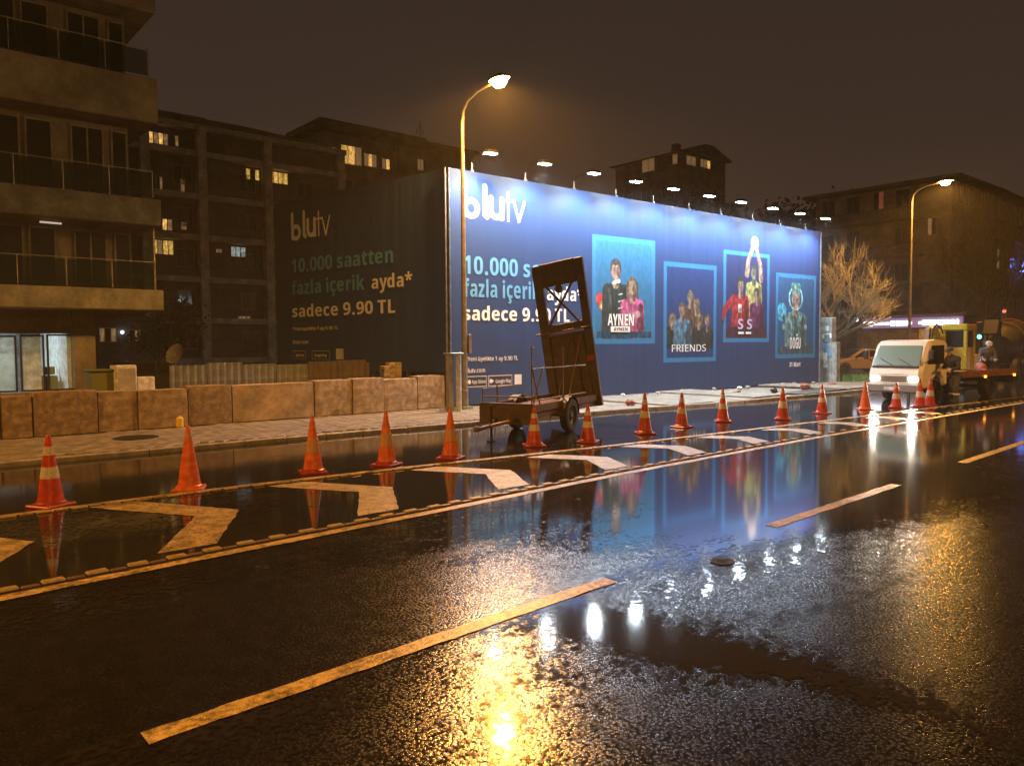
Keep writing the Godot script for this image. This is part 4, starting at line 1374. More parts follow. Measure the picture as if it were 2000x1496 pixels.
func street_lamps() -> void:
	var proto: Node3D = null
	var spots := [
		[Vector3(13.43, PAVE, -17.67), 8.2, 1.65, "tall street lamp with a bare orange light before the billboard corner", true],
		[Vector3(42.3, PAVE, -16.98), 9.2, 1.6, "street lamp lit orange behind the flatbed truck", true],
		[Vector3(-7.0, PAVE, -17.6), 8.6, 1.6, "street lamp lit orange farther along the block wall", false],
		[Vector3(-3.0, 0.1, 5.2), 8.6, 1.6, "street lamp lit orange on the near side pavement by the chevrons", false],
		[Vector3(25.0, 0.1, 5.2), 8.6, 1.6, "street lamp lit orange on the near side pavement across from the truck", false]]
	for i in spots.size():
		var s = spots[i]
		var h: float = s[1]
		var t := thing("street_lamp", s[0], 0.0 if i < 3 else PI, s[3], "street lamp")
		var base := MB.new()
		base.lathe([[0.17, 0.0], [0.17, 0.03], [0.1, 0.05], [0.1, 0.5], [0.085, 0.55]], 14)
		obj("base", base, M.pole, t)
		var pole := MB.new()
		pole.tube([Vector3(0, 0.4, 0), Vector3(0, h * 0.5, 0), Vector3(0, h, 0)], [0.085, 0.07, 0.052], 12)
		obj("pole", pole, M.pole, t)
		var arm := MB.new()
		var reach: float = s[2]
		arm.tube([Vector3(0, h - 0.1, 0), Vector3(0, h + 0.25, 0.06), Vector3(0, h + 0.48, 0.28), Vector3(0, h + 0.62, 0.7), Vector3(0, h + 0.68, reach - 0.25)], [0.05, 0.045, 0.04, 0.036, 0.034], 10)
		obj("arm", arm, M.pole, t)
		var c := Vector3(0, h + 0.7, reach)
		var head := MB.new()
		head.lathe([[0.0, 0.15], [0.09, 0.14], [0.16, 0.08], [0.2, 0.0]], 16, Transform3D(Basis(Vector3(1.0, 0, 0), Vector3(0, 1, 0), Vector3(0, 0, 1.9)), c))
		var hd := obj("lamp_head", head, M.galv, t)
		var lens := MB.new()
		lens.lathe([[0.19, 0.0], [0.18, -0.09], [0.12, -0.17], [0.0, -0.21]], 16, Transform3D(Basis(Vector3(1, 0, 0), Vector3.UP, Vector3(0, 0, 1.25)), c + Vector3(0, -0.002, 0)))
		obj("lens", lens, M.sodium, hd)
		var l := SpotLight3D.new()
		l.name = "sodium_light"
		l.light_color = lin(1.0, 0.41, 0.065)
		l.light_energy = 165.0
		l.light_size = 0.12
		l.spot_range = 80.0
		l.spot_attenuation = 2.0
		l.spot_angle = 76.0
		l.spot_angle_attenuation = 0.3
		l.shadow_enabled = true
		t.add_child(l)
		l.position = c + Vector3(0, -0.06, 0)
		l.rotation_degrees = Vector3(-90, 0, 0)
		if i == 0:
			var bx := MB.new()
			bx.cbox(Vector3(0.15, 1.85, 0.02), Vector3(0.1, 0.55, 0.14), 0.01)
			obj("switch_box", bx, M.pole, t)

# ---------------------------------------------------------------- along the pavement
func block_wall() -> void:
	var joints := [-4.2, -2.9, -1.5, 0.1, 1.15, 2.25, 2.81, 4.03, 4.84, 5.92, 6.96, 9.1, 10.21, 11.2, 12.32, 13.3]
	var nz := noise(41, 1.1, FastNoiseLite.TYPE_SIMPLEX_SMOOTH, 3)
	for i in joints.size() - 1:
		var x0: float = joints[i]
		var x1: float = joints[i + 1]
		var w := x1 - x0 - 0.02
		var h := 0.88 + 0.035 * sin(i * 2.3) + (0.04 if i > 9 else 0.0)
		var mb := MB.new()
		# a rough slab: gridded faces pushed about by noise, rounded at the arrises
		var c := Vector3(w, h, 0.5)
		var smooth := i == 10
		var amp := 0.006 if smooth else 0.016
		var push := func(p: Vector3) -> Vector3:
			var e := Vector3(absf(p.x) / (c.x / 2), absf(p.y - c.y / 2) / (c.y / 2), absf(p.z) / (c.z / 2))
			var r := p
			var near := 0.012 if smooth else 0.014
			if e.x > 0.99 and e.z > 0.99: r -= Vector3(signf(p.x), 0, signf(p.z)) * near * 0.5
			if e.y > 0.99 and e.z > 0.99 and p.y > 0.1: r -= Vector3(0, 1, signf(p.z)) * near * 0.5
			if e.y > 0.99 and e.x > 0.99 and p.y > 0.1: r -= Vector3(signf(p.x), 1, 0) * near * 0.6
			var q := p * 3.0 + Vector3(i * 7.1, 0, i * 3.7)
			return r + Vector3(nz.get_noise_3dv(q) * 0.3, nz.get_noise_3dv(q + Vector3(50, 0, 0)) * (1.0 if p.y > 0.05 else 0.0), nz.get_noise_3dv(q + Vector3(0, 50, 0))) * amp
		var cx := 8
		var cy := 6
		for f in 4:
			for a in cx:
				for b in cy:
					var ps := []
					for uv in [[a, b], [a + 1, b], [a + 1, b + 1], [a, b + 1]]:
						var u: float = float(uv[0]) / cx
						var vv: float = float(uv[1]) / cy
						var p := Vector3.ZERO
						match f:
							0: p = Vector3((u - 0.5) * c.x, vv * c.y, c.z / 2)
							1: p = Vector3((0.5 - u) * c.x, vv * c.y, -c.z / 2)
							2: p = Vector3((u - 0.5) * c.x, c.y, (0.5 - vv) * c.z)
							3: p = Vector3(c.x / 2, vv * c.y, (0.5 - u) * c.z)
						ps.append(push.call(p))
					mb.quad(ps[0], ps[1], ps[2], ps[3])
					if f == 3:
						mb.quad(ps[1] * Vector3(-1, 1, 1), ps[0] * Vector3(-1, 1, 1), ps[3] * Vector3(-1, 1, 1), ps[2] * Vector3(-1, 1, 1))
		var label := "rough weathered stone block standing in the roadside wall"
		var group := "stone blocks along the pavement"
		var m: Material = [M.block, M.block_b, M.block_b, M.block][i % 4]
		if smooth:
			label = "wide smooth ochre block standing out in the roadside wall"
			group = ""
			m = M.block_c
		elif i > 10:
			label = "tan stone block of the wall end beside the billboard corner"
			group = "stone blocks at the wall end"
			m = M.block
		var o := obj("stone_block", mb, m)
		o.position = Vector3((x0 + x1) / 2, PAVE - 0.005, -18.42 - 0.25 + rng.randf_range(-0.03, 0.03))
		o.rotation.y = rng.randf_range(-0.015, 0.015)
		tag(o, label, "stone block", group)
	# gate post with a flat cap and a pale pipe in front of it
	var p := thing("gate_post", Vector3(12.62, PAVE, -17.05), 0.0, "short square post with a flat cap and pale pipe beside the lamp", "post")
	var a := MB.new()
	a.cbox(Vector3(-0.14, 0.78, -0.05), Vector3(0.16, 1.56, 0.16), 0.01)
	obj("post", a, M.plaster_pale, p)
	var cp := MB.new()
	cp.cbox(Vector3(-0.04, 1.59, 0), Vector3(0.46, 0.05, 0.34), 0.012)
	obj("cap", cp, M.galv, p)
	var b := MB.new()
	b.tube([Vector3(0.08, 0.0, 0.06), Vector3(0.08, 1.56, 0.06)], 0.075, 14)
	obj("pipe", b, M.white_box, p)
	# small yellow canister by the wall foot
	var t := thing("canister", Vector3(5.66, PAVE, -18.22), 0.3, "small yellow can standing at the foot of the wall", "can")
	var body := MB.new()
	body.lathe([[0.0, 0.0], [0.075, 0.0], [0.08, 0.015], [0.08, 0.2], [0.05, 0.225], [0.0, 0.225]], 16)
	obj("body", body, mat(0.62, 0.42, 0.06, 0.35), t)
	var cap := MB.new()
	cap.lathe([[0.03, 0.225], [0.03, 0.25], [0.0, 0.25]], 12)
	obj("lid", cap, M.white_box, t)

func lot_behind_wall() -> void:
	# corrugated sheets standing behind the wall
	var x := 6.6
	var i := 0
	while x < 14.6:
		var sh := MB.new()
		var w := 1.0
		var k := 20
		var top := 1.42 + 0.05 * sin(i * 1.7)
		for j in k:
			var xa := w * j / k
			var xb := w * (j + 1) / k
			var za := 0.03 * sin(TAU * j / 4.0)
			var zb := 0.03 * sin(TAU * (j + 1) / 4.0)
			sh.quad(Vector3(xa, 0, za), Vector3(xb, 0, zb), Vector3(xb, top, zb), Vector3(xa, top, za))
			sh.quad(Vector3(xb, 0, zb - 0.004), Vector3(xa, 0, za - 0.004), Vector3(xa, top, za - 0.004), Vector3(xb, top, zb - 0.004))
		if i == 0:
			pass
		var o := obj("fence_sheet", sh, M.sheet_grey if i < 4 else M.sheet_brown)
		o.position = Vector3(x, -0.02, -22.0 + 0.03 * sin(i * 3.1))
		tag(o, "grey corrugated metal sheet fencing the lot behind the wall" if i < 4 else "rusty brown corrugated sheet fencing the lot below the banner", "fence sheet", "grey corrugated fence sheets" if i < 4 else "brown corrugated fence sheets")
		x += 1.02
		i += 1
	# satellite dish on a stub mast
	var d := thing("satellite_dish", Vector3(10.2, -0.03, -33.2), 0.0, "pale satellite dish tilted up on a stub mast in the lot", "satellite dish")
	var mast := MB.new()
	mast.tube([Vector3(0, 0, 0), Vector3(0, 1.55, 0)], 0.035, 8)
	obj("mast", mast, M.galv, d)
	var bowl := MB.new()
	bowl.lathe([[0.0, 0.0], [0.15, 0.012], [0.3, 0.05], [0.42, 0.1], [0.45, 0.12], [0.42, 0.115], [0.3, 0.065], [0.0, 0.015]], 24, Transform3D(Basis(Vector3(0.35, 0.2, 1).normalized(), deg_to_rad(68)), Vector3(0.05, 1.6, 0)))
	obj("dish", bowl, M.white_box, d)
	var feed := MB.new()
	feed.tube([Vector3(0, 1.5, 0.05), Vector3(-0.4, 1.6, 0.35)], 0.015, 6)
	feed.cbox(Vector3(-0.42, 1.62, 0.36), Vector3(0.07, 0.07, 0.12), 0.01)
	obj("feed_arm", feed, M.galv, d)
	# white cabinets and a bin behind the wall
	var c := thing("cabinet", Vector3(6.0, -0.03, -23.4), 0.1, "white cabinet with a lower shelf end standing behind the wall", "cabinet")
	var cb := MB.new()
	cb.cbox(Vector3(-0.22, 0.72, 0), Vector3(0.55, 1.44, 0.5), 0.03)
	obj("body", cb, M.white_box, c)
	var cb2 := MB.new()
	cb2.cbox(Vector3(0.3, 0.55, 0), Vector3(0.5, 1.1, 0.46), 0.03)
	obj("side_box", cb2, M.white_box, c)
	var cd := MB.new()
	cd.box(Vector3(-0.22, 0.75, 0.253), Vector3(0.46, 1.2, 0.01))
	obj("door", cd, M.plaster_pale, c)
	var bn := thing("waste_bin", Vector3(5.25, -0.03, -23.6), 0.0, "olive green waste bin beside the white cabinet", "bin")
	var bb := MB.new()
	bb.prism(PackedVector2Array([Vector2(-0.25, 0.05), Vector2(0.25, 0.05), Vector2(0.33, 1.25), Vector2(-0.33, 1.25)]), 0.6, 0.02)
	obj("body", bb, mat(0.10, 0.11, 0.02, 0.5), bn)
	var bl := MB.new()
	bl.cbox(Vector3(0, 1.3, 0), Vector3(0.72, 0.08, 0.68), 0.03)
	obj("lid", bl, mat(0.08, 0.09, 0.02, 0.5), bn)
	# stack of bricks on a pallet showing above the wall end
	var ps := thing("brick_stack", Vector3(12.25, -0.03, -19.75), 0.08, "small stack of pale bricks on a pallet behind the wall end", "brick stack")
	var pl := MB.new()
	for j in 5: pl.box(Vector3(0, 0.86, -0.3 + j * 0.15), Vector3(0.7, 0.02, 0.1))
	for j in 3: pl.box(Vector3(-0.3 + j * 0.3, 0.425, 0), Vector3(0.08, 0.85, 0.6))
	obj("pallet", pl, M.trailer_rust, ps)
	var bm := MB.new()
	bm.cbox(Vector3.ZERO, Vector3(0.21, 0.09, 0.1), 0.005)
	var bmesh_ := bm.mesh()
	for r in 6:
		for q in 3:
			for s in 2:
				if r == 5 and q == 0: continue
				var o := obj("brick", bmesh_, M.paver if (r + q) % 2 else M.block_c, ps)
				o.position = Vector3(-0.22 + q * 0.215 + rng.randf_range(-0.01, 0.01), 0.917 + r * 0.093, 0.05 - s * 0.12)
				o.rotation.y = rng.randf_range(-0.06, 0.06)
	# dark car parked in the yard below the overhang; beyond it an added building standing in for far street lights
	car("parked_car", Vector3(8.6, -0.03, -30.5), 0.2, "dark car parked in the yard behind the white cabinet", M.car_dark, false)
	var kk := thing("added_kiosk", Vector3(10.0, -0.03, -46.0), 0.0, "added low dark building whose small lights stand in for far street lights", "added_kiosk")
	var kw := MB.new()
	kw.box(Vector3(1.6, 1.7, -1.5), Vector3(3.6, 3.4, 3.0))
	obj("wall", kw, M.plaster_dark, kk)
	var kr := MB.new()
	kr.cbox(Vector3(1.6, 3.5, -1.4), Vector3(4.2, 0.2, 3.8), 0.03)
	obj("roof", kr, M.plaster_dark, kk)
	window(kk, FRONT, 0.2, 2.2, 0.9, 0.8, 3, [M.window_dim, M.glass_dark, M.window_dim])  # glowing panes added in place of far warm street lights
	window(kk, FRONT, 1.7, 2.2, 0.9, 0.7, 3, [M.glass_dark, M.window_dim, M.glass_dark])
	var kl := MB.new()
	kl.lathe([[0.0, 0.1], [0.08, 0.06], [0.1, 0.0], [0.08, -0.06], [0.0, -0.1]], 12, Transform3D(Basis.IDENTITY, Vector3(1.35, 2.75, 0.15)))
	obj("wall_lamp", kl, M.sign_white, kk)  # added globe standing in for a far white street light

func cones() -> void:
	# x, z, height, kind: 0 red with two pale bands, 1 orange with one dull band, 2 red and short
	var spots := [[1.77, -10.60, 0.87, 0], [3.38, -10.56, 0.86, 1], [5.22, -10.66, 0.87, 2], [6.42, -10.53, 0.87, 2], [7.59, -10.40, 0.85, 2], [9.68, -10.60, 0.74, 0], [10.8, -10.28, 0.74, 0], [12.69, -10.42, 0.87, 0],
		[14.26, -10.64, 0.80, 0], [15.98, -10.71, 0.80, 0], [17.46, -9.98, 0.82, 3], [19.67, -10.1, 0.78, 0], [21.69, -9.87, 0.80, 1], [22.84, -9.5, 0.74, 3], [23.66, -9.17, 0.82, 3], [24.3, -9.14, 0.84, 3]]
	var names := ["red cone with two bright cream bands", "plain orange cone with one dull band near its tip", "orange cone with one faded wide band", "red cone with a broad white band", ]
	var places := {0: "dark red cone with two bright cream bands standing at the start of the chevrons", 1: "plain orange cone with a dull tip beside the first whole chevron", 12: "orange cone with one dull band in front of the truck headlight", 15: "red cone with a white band, leaning against its neighbour by the truck"}
	for i in spots.size():
		var s = spots[i]
		var h: float = s[2]
		var label: String = names[s[3]] + " standing by the median line"
		var group: String = ["red cones with two cream bands", "plain orange cones", "orange cones with a faded band", "red cones with a white band"][s[3]]
		if places.has(i):
			label = places[i]
			group = ""
		var t := thing("traffic_cone", Vector3(s[0], 0.0, s[1]), rng.randf_range(0.0, 1.5) if i != 0 else 0.5, label, "traffic cone", group)
		var body_m: Material = [M.cone_red, M.cone_orange, M.cone_orange, M.cone_red][s[3]]
		var lean := Basis(Vector3(0, 0, 1), 0.09) if i == 15 else Basis.IDENTITY
		t.rotation.z = rng.randf_range(-0.012, 0.012)
		var xf := Transform3D(lean, Vector3.ZERO)
		var base := MB.new()
		base.cbox(Vector3(0, 0.02, 0), Vector3(0.39, 0.04, 0.39), 0.012, xf)
		base.lathe([[0.175, 0.038], [0.17, 0.06], [0.15, 0.075], [0.146, 0.072]], 24, xf)
		for k in 4: base.cbox(Vector3(0.155 if k % 2 else -0.155, 0.006, 0.155 if k > 1 else -0.155), Vector3(0.07, 0.012, 0.07), 0.004, xf)
		obj("base", base, M.cone_base if s[3] != 1 else M.cone_orange, t)
		var r := func(y: float) -> float: return lerpf(0.146, 0.024, (y - 0.07) / (h - 0.07))
		var cuts := [[0.40, 0.56, M.band], [0.72, 0.84, M.band]]
		if s[3] == 1: cuts = [[0.80, 0.88, M.band_dull]]
		if s[3] == 2: cuts = [[0.36, 0.60, M.band_dull]]
		if s[3] == 3: cuts = [[0.36, 0.56, M.band], [0.78, 0.88, M.band_dull]]
		var body := MB.new()
		var prof := [[0.146, 0.07]]
		for c in cuts:
			for e in [c[0] * h, c[1] * h]:
				prof.append([r.call(e), e])
		prof.append([r.call(h - 0.012), h - 0.012])
		prof.append([0.016, h])
		prof.append([0.012, h - 0.02])
		body.lathe(prof, 28, xf)
		var b := obj("body", body, body_m, t)
		for c in cuts:
			var bd := MB.new()
			bd.lathe([[r.call(c[0] * h), c[0] * h], [r.call(c[0] * h) + 0.0035, c[0] * h + 0.003], [r.call(c[1] * h) + 0.0035, c[1] * h - 0.003], [r.call(c[1] * h), c[1] * h]], 28, xf)
			obj("reflective_band", bd, c[2], b)

# ---------------------------------------------------------------- trailer with the tall sign board, seen from its back
func wheel(parent: Node3D, at: Vector3, r: float, w: float, axis: Vector3) -> void:
	var zx := axis.cross(Vector3.UP).normalized()
	var xf := Transform3D(Basis(zx, axis, zx.cross(axis)), at)
	var ty := MB.new()
	ty.lathe([[r * 0.6, -w / 2], [r * 0.86, -w / 2], [r * 0.97, -w * 0.42], [r, -w * 0.25], [r, w * 0.25], [r * 0.97, w * 0.42], [r * 0.86, w / 2], [r * 0.6, w / 2]], 28, xf)
	var o := obj("wheel", ty, M.rubber, parent)
	var rim := MB.new()
	rim.lathe([[r * 0.62, w * 0.47], [r * 0.58, w * 0.36], [r * 0.3, w * 0.2], [r * 0.16, w * 0.36], [r * 0.14, w * 0.42], [0.0, w * 0.42]], 20, xf)
	rim.lathe([[0.0, -w * 0.3], [r * 0.62, -w * 0.4]], 20, xf)
	for k in 5:
		var a := TAU * k / 5
		rim.cbox(Vector3(cos(a) * r * 0.34, w * 0.27, sin(a) * r * 0.34), Vector3(0.03, 0.03, 0.03), 0.008, xf)
	obj("rim", rim, M.dark_metal, o)

func sign_trailer() -> void:
	# local: +x towards the tow bar, z sideways (towards the road), origin between the wheels
	var t := thing("sign_trailer", Vector3(11.67, 0.0, -12.5), 0.0, "brown two wheel trailer carrying a tall leaning sign board with crossed braces", "trailer")
	var a := Vector3(-0.924, 0, 0.382)
	t.basis = Basis(a, Vector3.UP, a.cross(Vector3.UP))
	# z axis now points to -(road); the road side is local -z or +z: find it
	var road := 1.0 if t.basis.z.z > 0.0 else -1.0
	var bed := MB.new()
	bed.cbox(Vector3(-0.15, 0.56, 0), Vector3(3.8, 0.08, 1.16), 0.015)
	bed.cbox(Vector3(-0.2, 0.46, -0.5), Vector3(3.6, 0.1, 0.08), 0.01)
	bed.cbox(Vector3(-0.2, 0.46, 0.5), Vector3(3.6, 0.1, 0.08), 0.01)
	obj("bed", bed, M.trailer_rust, t)
	var fb := MB.new()
	fb.cbox(Vector3(1.78, 0.5, 0), Vector3(0.05, 0.40, 1.22), 0.012)
	fb.cbox(Vector3(1.76, 0.71, 0), Vector3(0.09, 0.03, 1.24), 0.01)
	obj("front_board", fb, M.trailer, t)
	for s in [-1.0, 1.0]:
		for q in [[1.0, 1.5, 0.15], [-1.3, 1.6, 0.15]]:
			var sb := MB.new()
			sb.cbox(Vector3(q[0], 0.62, s * 0.585), Vector3(q[1], q[2], 0.03), 0.01)
			obj("side_board", sb, M.trailer_rust, t)
		var mg := MB.new()
		var arc := []
		for k in 9:
			var ang := PI * k / 8.0
			arc.append(Vector3(cos(ang) * 0.43, 0.36 + sin(ang) * 0.42, 0))
		for k in 8:
			mg.quad(arc[k] + Vector3(0, 0, s * 0.62 - 0.1), arc[k] + Vector3(0, 0, s * 0.62 + 0.1), arc[k + 1] + Vector3(0, 0, s * 0.62 + 0.1), arc[k + 1] + Vector3(0, 0, s * 0.62 - 0.1))
		obj("mudguard", mg, M.trailer, t)
		wheel(t, Vector3(0, 0.36, s * 0.64), 0.36, 0.18, Vector3(0, 0, s))
	var ax := MB.new()
	ax.tube([Vector3(0, 0.36, -0.55), Vector3(0, 0.36, 0.55)], 0.04, 8)
	obj("axle", ax, M.dark_metal, t)
	# tow bar: two rails meeting in a coupling, and a jockey stand
	var tow := MB.new()
	tow.tube([Vector3(1.5, 0.42, -0.35), Vector3(2.5, 0.33, 0)], 0.035, 8)
	tow.tube([Vector3(1.5, 0.42, 0.35), Vector3(2.5, 0.33, 0)], 0.035, 8)
	tow.tube([Vector3(2.45, 0.33, 0), Vector3(2.95, 0.31, 0)], 0.04, 8)
	tow.cbox(Vector3(2.98, 0.32, 0), Vector3(0.14, 0.1, 0.1), 0.02)
	obj("tow_bar", tow, M.steel_bar, t)
	var jk := MB.new()
	jk.tube([Vector3(2.3, 0.02, 0.06), Vector3(2.3, 0.72, 0.06)], 0.028, 8)
	jk.cbox(Vector3(2.3, 0.012, 0.06), Vector3(0.14, 0.024, 0.14), 0.006)
	jk.tube([Vector3(2.3, 0.70, 0.06), Vector3(2.2, 0.70, 0.1)], 0.015, 6)
	obj("jockey_stand", jk, M.dark_metal, t)
	# handrails round the bed
	var zr := road * 0.56
	var rails := [
		[Vector3(1.74, 0.56, zr), Vector3(1.74, 1.85, zr)], [Vector3(0.15, 0.56, zr), Vector3(0.15, 1.85, zr)], [Vector3(1.74, 1.42, zr), Vector3(-1.2, 1.42, zr)], [Vector3(1.74, 0.78, zr), Vector3(-1.2, 0.78, zr)],
		[Vector3(1.74, 0.56, -zr), Vector3(1.74, 1.0, -zr)], [Vector3(1.72, 1.42, zr), Vector3(1.3, 0.6, zr)], [Vector3(1.2, 1.42, zr), Vector3(1.72, 0.6, zr)], [Vector3(1.74, 1.84, zr), Vector3(1.6, 1.84, zr)],
		[Vector3(1.74, 0.85, -zr), Vector3(1.74, 0.85, zr)], [Vector3(1.1, 0.56, -zr), Vector3(1.1, 1.05, -zr)], [Vector3(1.74, 1.0, -zr), Vector3(0.0, 1.0, -zr)]]
	for r in rails:
		var rb := MB.new()
		rb.tube(r, 0.018, 6)
		obj("handrail", rb, M.steel_bar, t)
	# the board: two hinged halves leaning to one side, about 1.15 m wide and 3.6 m high
	var lean := deg_to_rad(8.5) * road
	var bx := Transform3D(Basis(Vector3.RIGHT, -lean) if true else Basis.IDENTITY, Vector3(-1.95, 0.33, road * 0.05))
	var W := 1.36
	var low := MB.new()
	low.cbox(Vector3(0, 0.95, 0), Vector3(0.05, 1.86, W - 0.04), 0.01, bx)
	obj("lower_panel", low, M.trailer, t)
	for s in [-1.0, 1.0]:
		var st := MB.new()
		st.cbox(Vector3(0, 1.82, s * (W / 2 - (0.12 if s * road < 0 else 0.10))), Vector3(0.12, 3.64, 0.24 if s * road < 0 else 0.2), 0.015, bx)
		obj("stile", st, M.trailer, t)
	for q in [[3.36, 0.58], [2.02, 0.20], [1.86, 0.06], [0.06, 0.12]]:
		var c := MB.new()
		c.cbox(Vector3(0.005, q[0], 0), Vector3(0.13, q[1], W - 0.42), 0.012, bx)
		obj("cross_rail", c, M.trailer if q[0] != 1.86 else M.steel_bar, t)
	for s in [-1.0, 1.0]:
		var d := MB.new()
		d.tube([bx * Vector3(0.06, 2.10, s * 0.40), bx * Vector3(0.06, 3.14, -s * 0.40)], 0.032, 8)
		obj("diagonal_brace", d, M.trailer_rust, t)
	var lamp := MB.new()
	lamp.lathe([[0.0, 0.05], [0.10, 0.045], [0.105, 0.0], [0.1, -0.045], [0.0, -0.05]], 16, bx * Transform3D(Basis(Vector3(0, 0, 1), PI / 2), Vector3(0.02, 2.98, 0.03)))
	obj("warning_lamp", lamp, M.trailer, t)
	var hb := MB.new()
	hb.tube([bx * Vector3(0.1, 1.93, -W / 2 + 0.02), bx * Vector3(0.1, 1.93, W / 2 + 0.08)], 0.025, 8)
	obj("hinge_bar", hb, M.steel_bar, t)
	for s in [[0.14, 0.44, 0.30], [0.40, 0.22, 0.05]]:
		var p := MB.new()
		p.tube([bx * Vector3(0.09, 1.8, road * s[0]), Vector3(-1.15, 0.6, road * (s[0] - 0.25))], 0.022, 6)
		obj("stay", p, M.steel_bar, t)
	var tl := MB.new()
	tl.cbox(Vector3(0.06, 1.18, road * (W / 2 - 0.12)), Vector3(0.04, 0.14, 0.18), 0.01, bx)
	obj("tail_lamp", tl, mat(0.28, 0.05, 0.03, 0.3), t)

# ---------------------------------------------------------------- vehicles and machines
func car(called: String, at: Vector3, turn: float, label: String, paint: Material, lights_on: bool) -> Node3D:
	# local +x is the nose; 4.3 m long
	var t := thing(called, at, turn, label, "car")
	var body := MB.new()
	body.prism(PackedVector2Array([Vector2(-2.12, 0.42), Vector2(-2.15, 0.7), Vector2(-2.05, 0.92), Vector2(-1.55, 0.98), Vector2(0.75, 0.96), Vector2(1.7, 0.82), Vector2(2.08, 0.66), Vector2(2.14, 0.42), Vector2(2.0, 0.28), Vector2(1.72, 0.26), Vector2(1.62, 0.5), Vector2(1.42, 0.62), Vector2(1.2, 0.6), Vector2(1.02, 0.48), Vector2(0.96, 0.26), Vector2(-0.96, 0.26), Vector2(-1.04, 0.5), Vector2(-1.24, 0.62), Vector2(-1.46, 0.62), Vector2(-1.64, 0.5), Vector2(-1.72, 0.28), Vector2(-2.0, 0.3)]), 1.7, 0.07)
	obj("body", body, paint, t)
	var cab := MB.new()
	cab.prism(PackedVector2Array([Vector2(-1.7, 0.95), Vector2(-1.15, 1.40), Vector2(-0.6, 1.46), Vector2(0.1, 1.44), Vector2(0.95, 0.95)]), 1.5, 0.12)
	obj("roof", cab, paint, t)
	for s in [-1.0, 1.0]:
		var g := MB.new()
		g.prism(PackedVector2Array([Vector2(-1.38, 1.0), Vector2(-1.05, 1.34), Vector2(-0.35, 1.38), Vector2(-0.35, 1.0)]), 0.012, 0.0, Transform3D(Basis.IDENTITY, Vector3(0, 0, s * 0.748)))
		g.prism(PackedVector2Array([Vector2(-0.27, 1.0), Vector2(-0.27, 1.38), Vector2(0.05, 1.37), Vector2(0.68, 1.0)]), 0.012, 0.0, Transform3D(Basis.IDENTITY, Vector3(0, 0, s * 0.748)))
		obj("side_window", g, M.glass_dark, t)
		for x in [1.34, -1.34]:
			wheel(t, Vector3(x, 0.31, s * 0.75), 0.31, 0.19, Vector3(0, 0, s))
		var hl := MB.new()
		hl.cbox(Vector3(2.06, 0.64, s * 0.62), Vector3(0.1, 0.13, 0.3), 0.03)
		obj("headlight", hl, M.headlight if lights_on else M.lens_off, t)
		var tl := MB.new()
		tl.cbox(Vector3(-2.1, 0.78, s * 0.66), Vector3(0.08, 0.16, 0.24), 0.02)
		obj("tail_light", tl, mat(0.3, 0.02, 0.02, 0.3), t)
		var mr := MB.new()
		mr.cbox(Vector3(0.62, 1.0, s * 0.92), Vector3(0.1, 0.12, 0.18), 0.03)
		obj("mirror", mr, M.black, t)
	for w in [[Vector2(0.93, 0.985), Vector2(0.14, 1.425)], [Vector2(-1.66, 1.0), Vector2(-1.17, 1.385)]]:
		var ws := MB.new()
		var d: Vector2 = (w[1] - w[0]).normalized()
		var n := Vector3(d.y, -d.x, 0) * (0.012 if w[0].x > 0 else -0.012)
		var p: Vector3 = Vector3(w[0].x, w[0].y, 0) + n
		var q: Vector3 = Vector3(w[1].x, w[1].y, 0) + n
		ws.quad(p + Vector3(0, 0, 0.6), p - Vector3(0, 0, 0.6), q - Vector3(0, 0, 0.54), q + Vector3(0, 0, 0.54))
		obj("windscreen", ws, M.glass_dark, t)
	return t

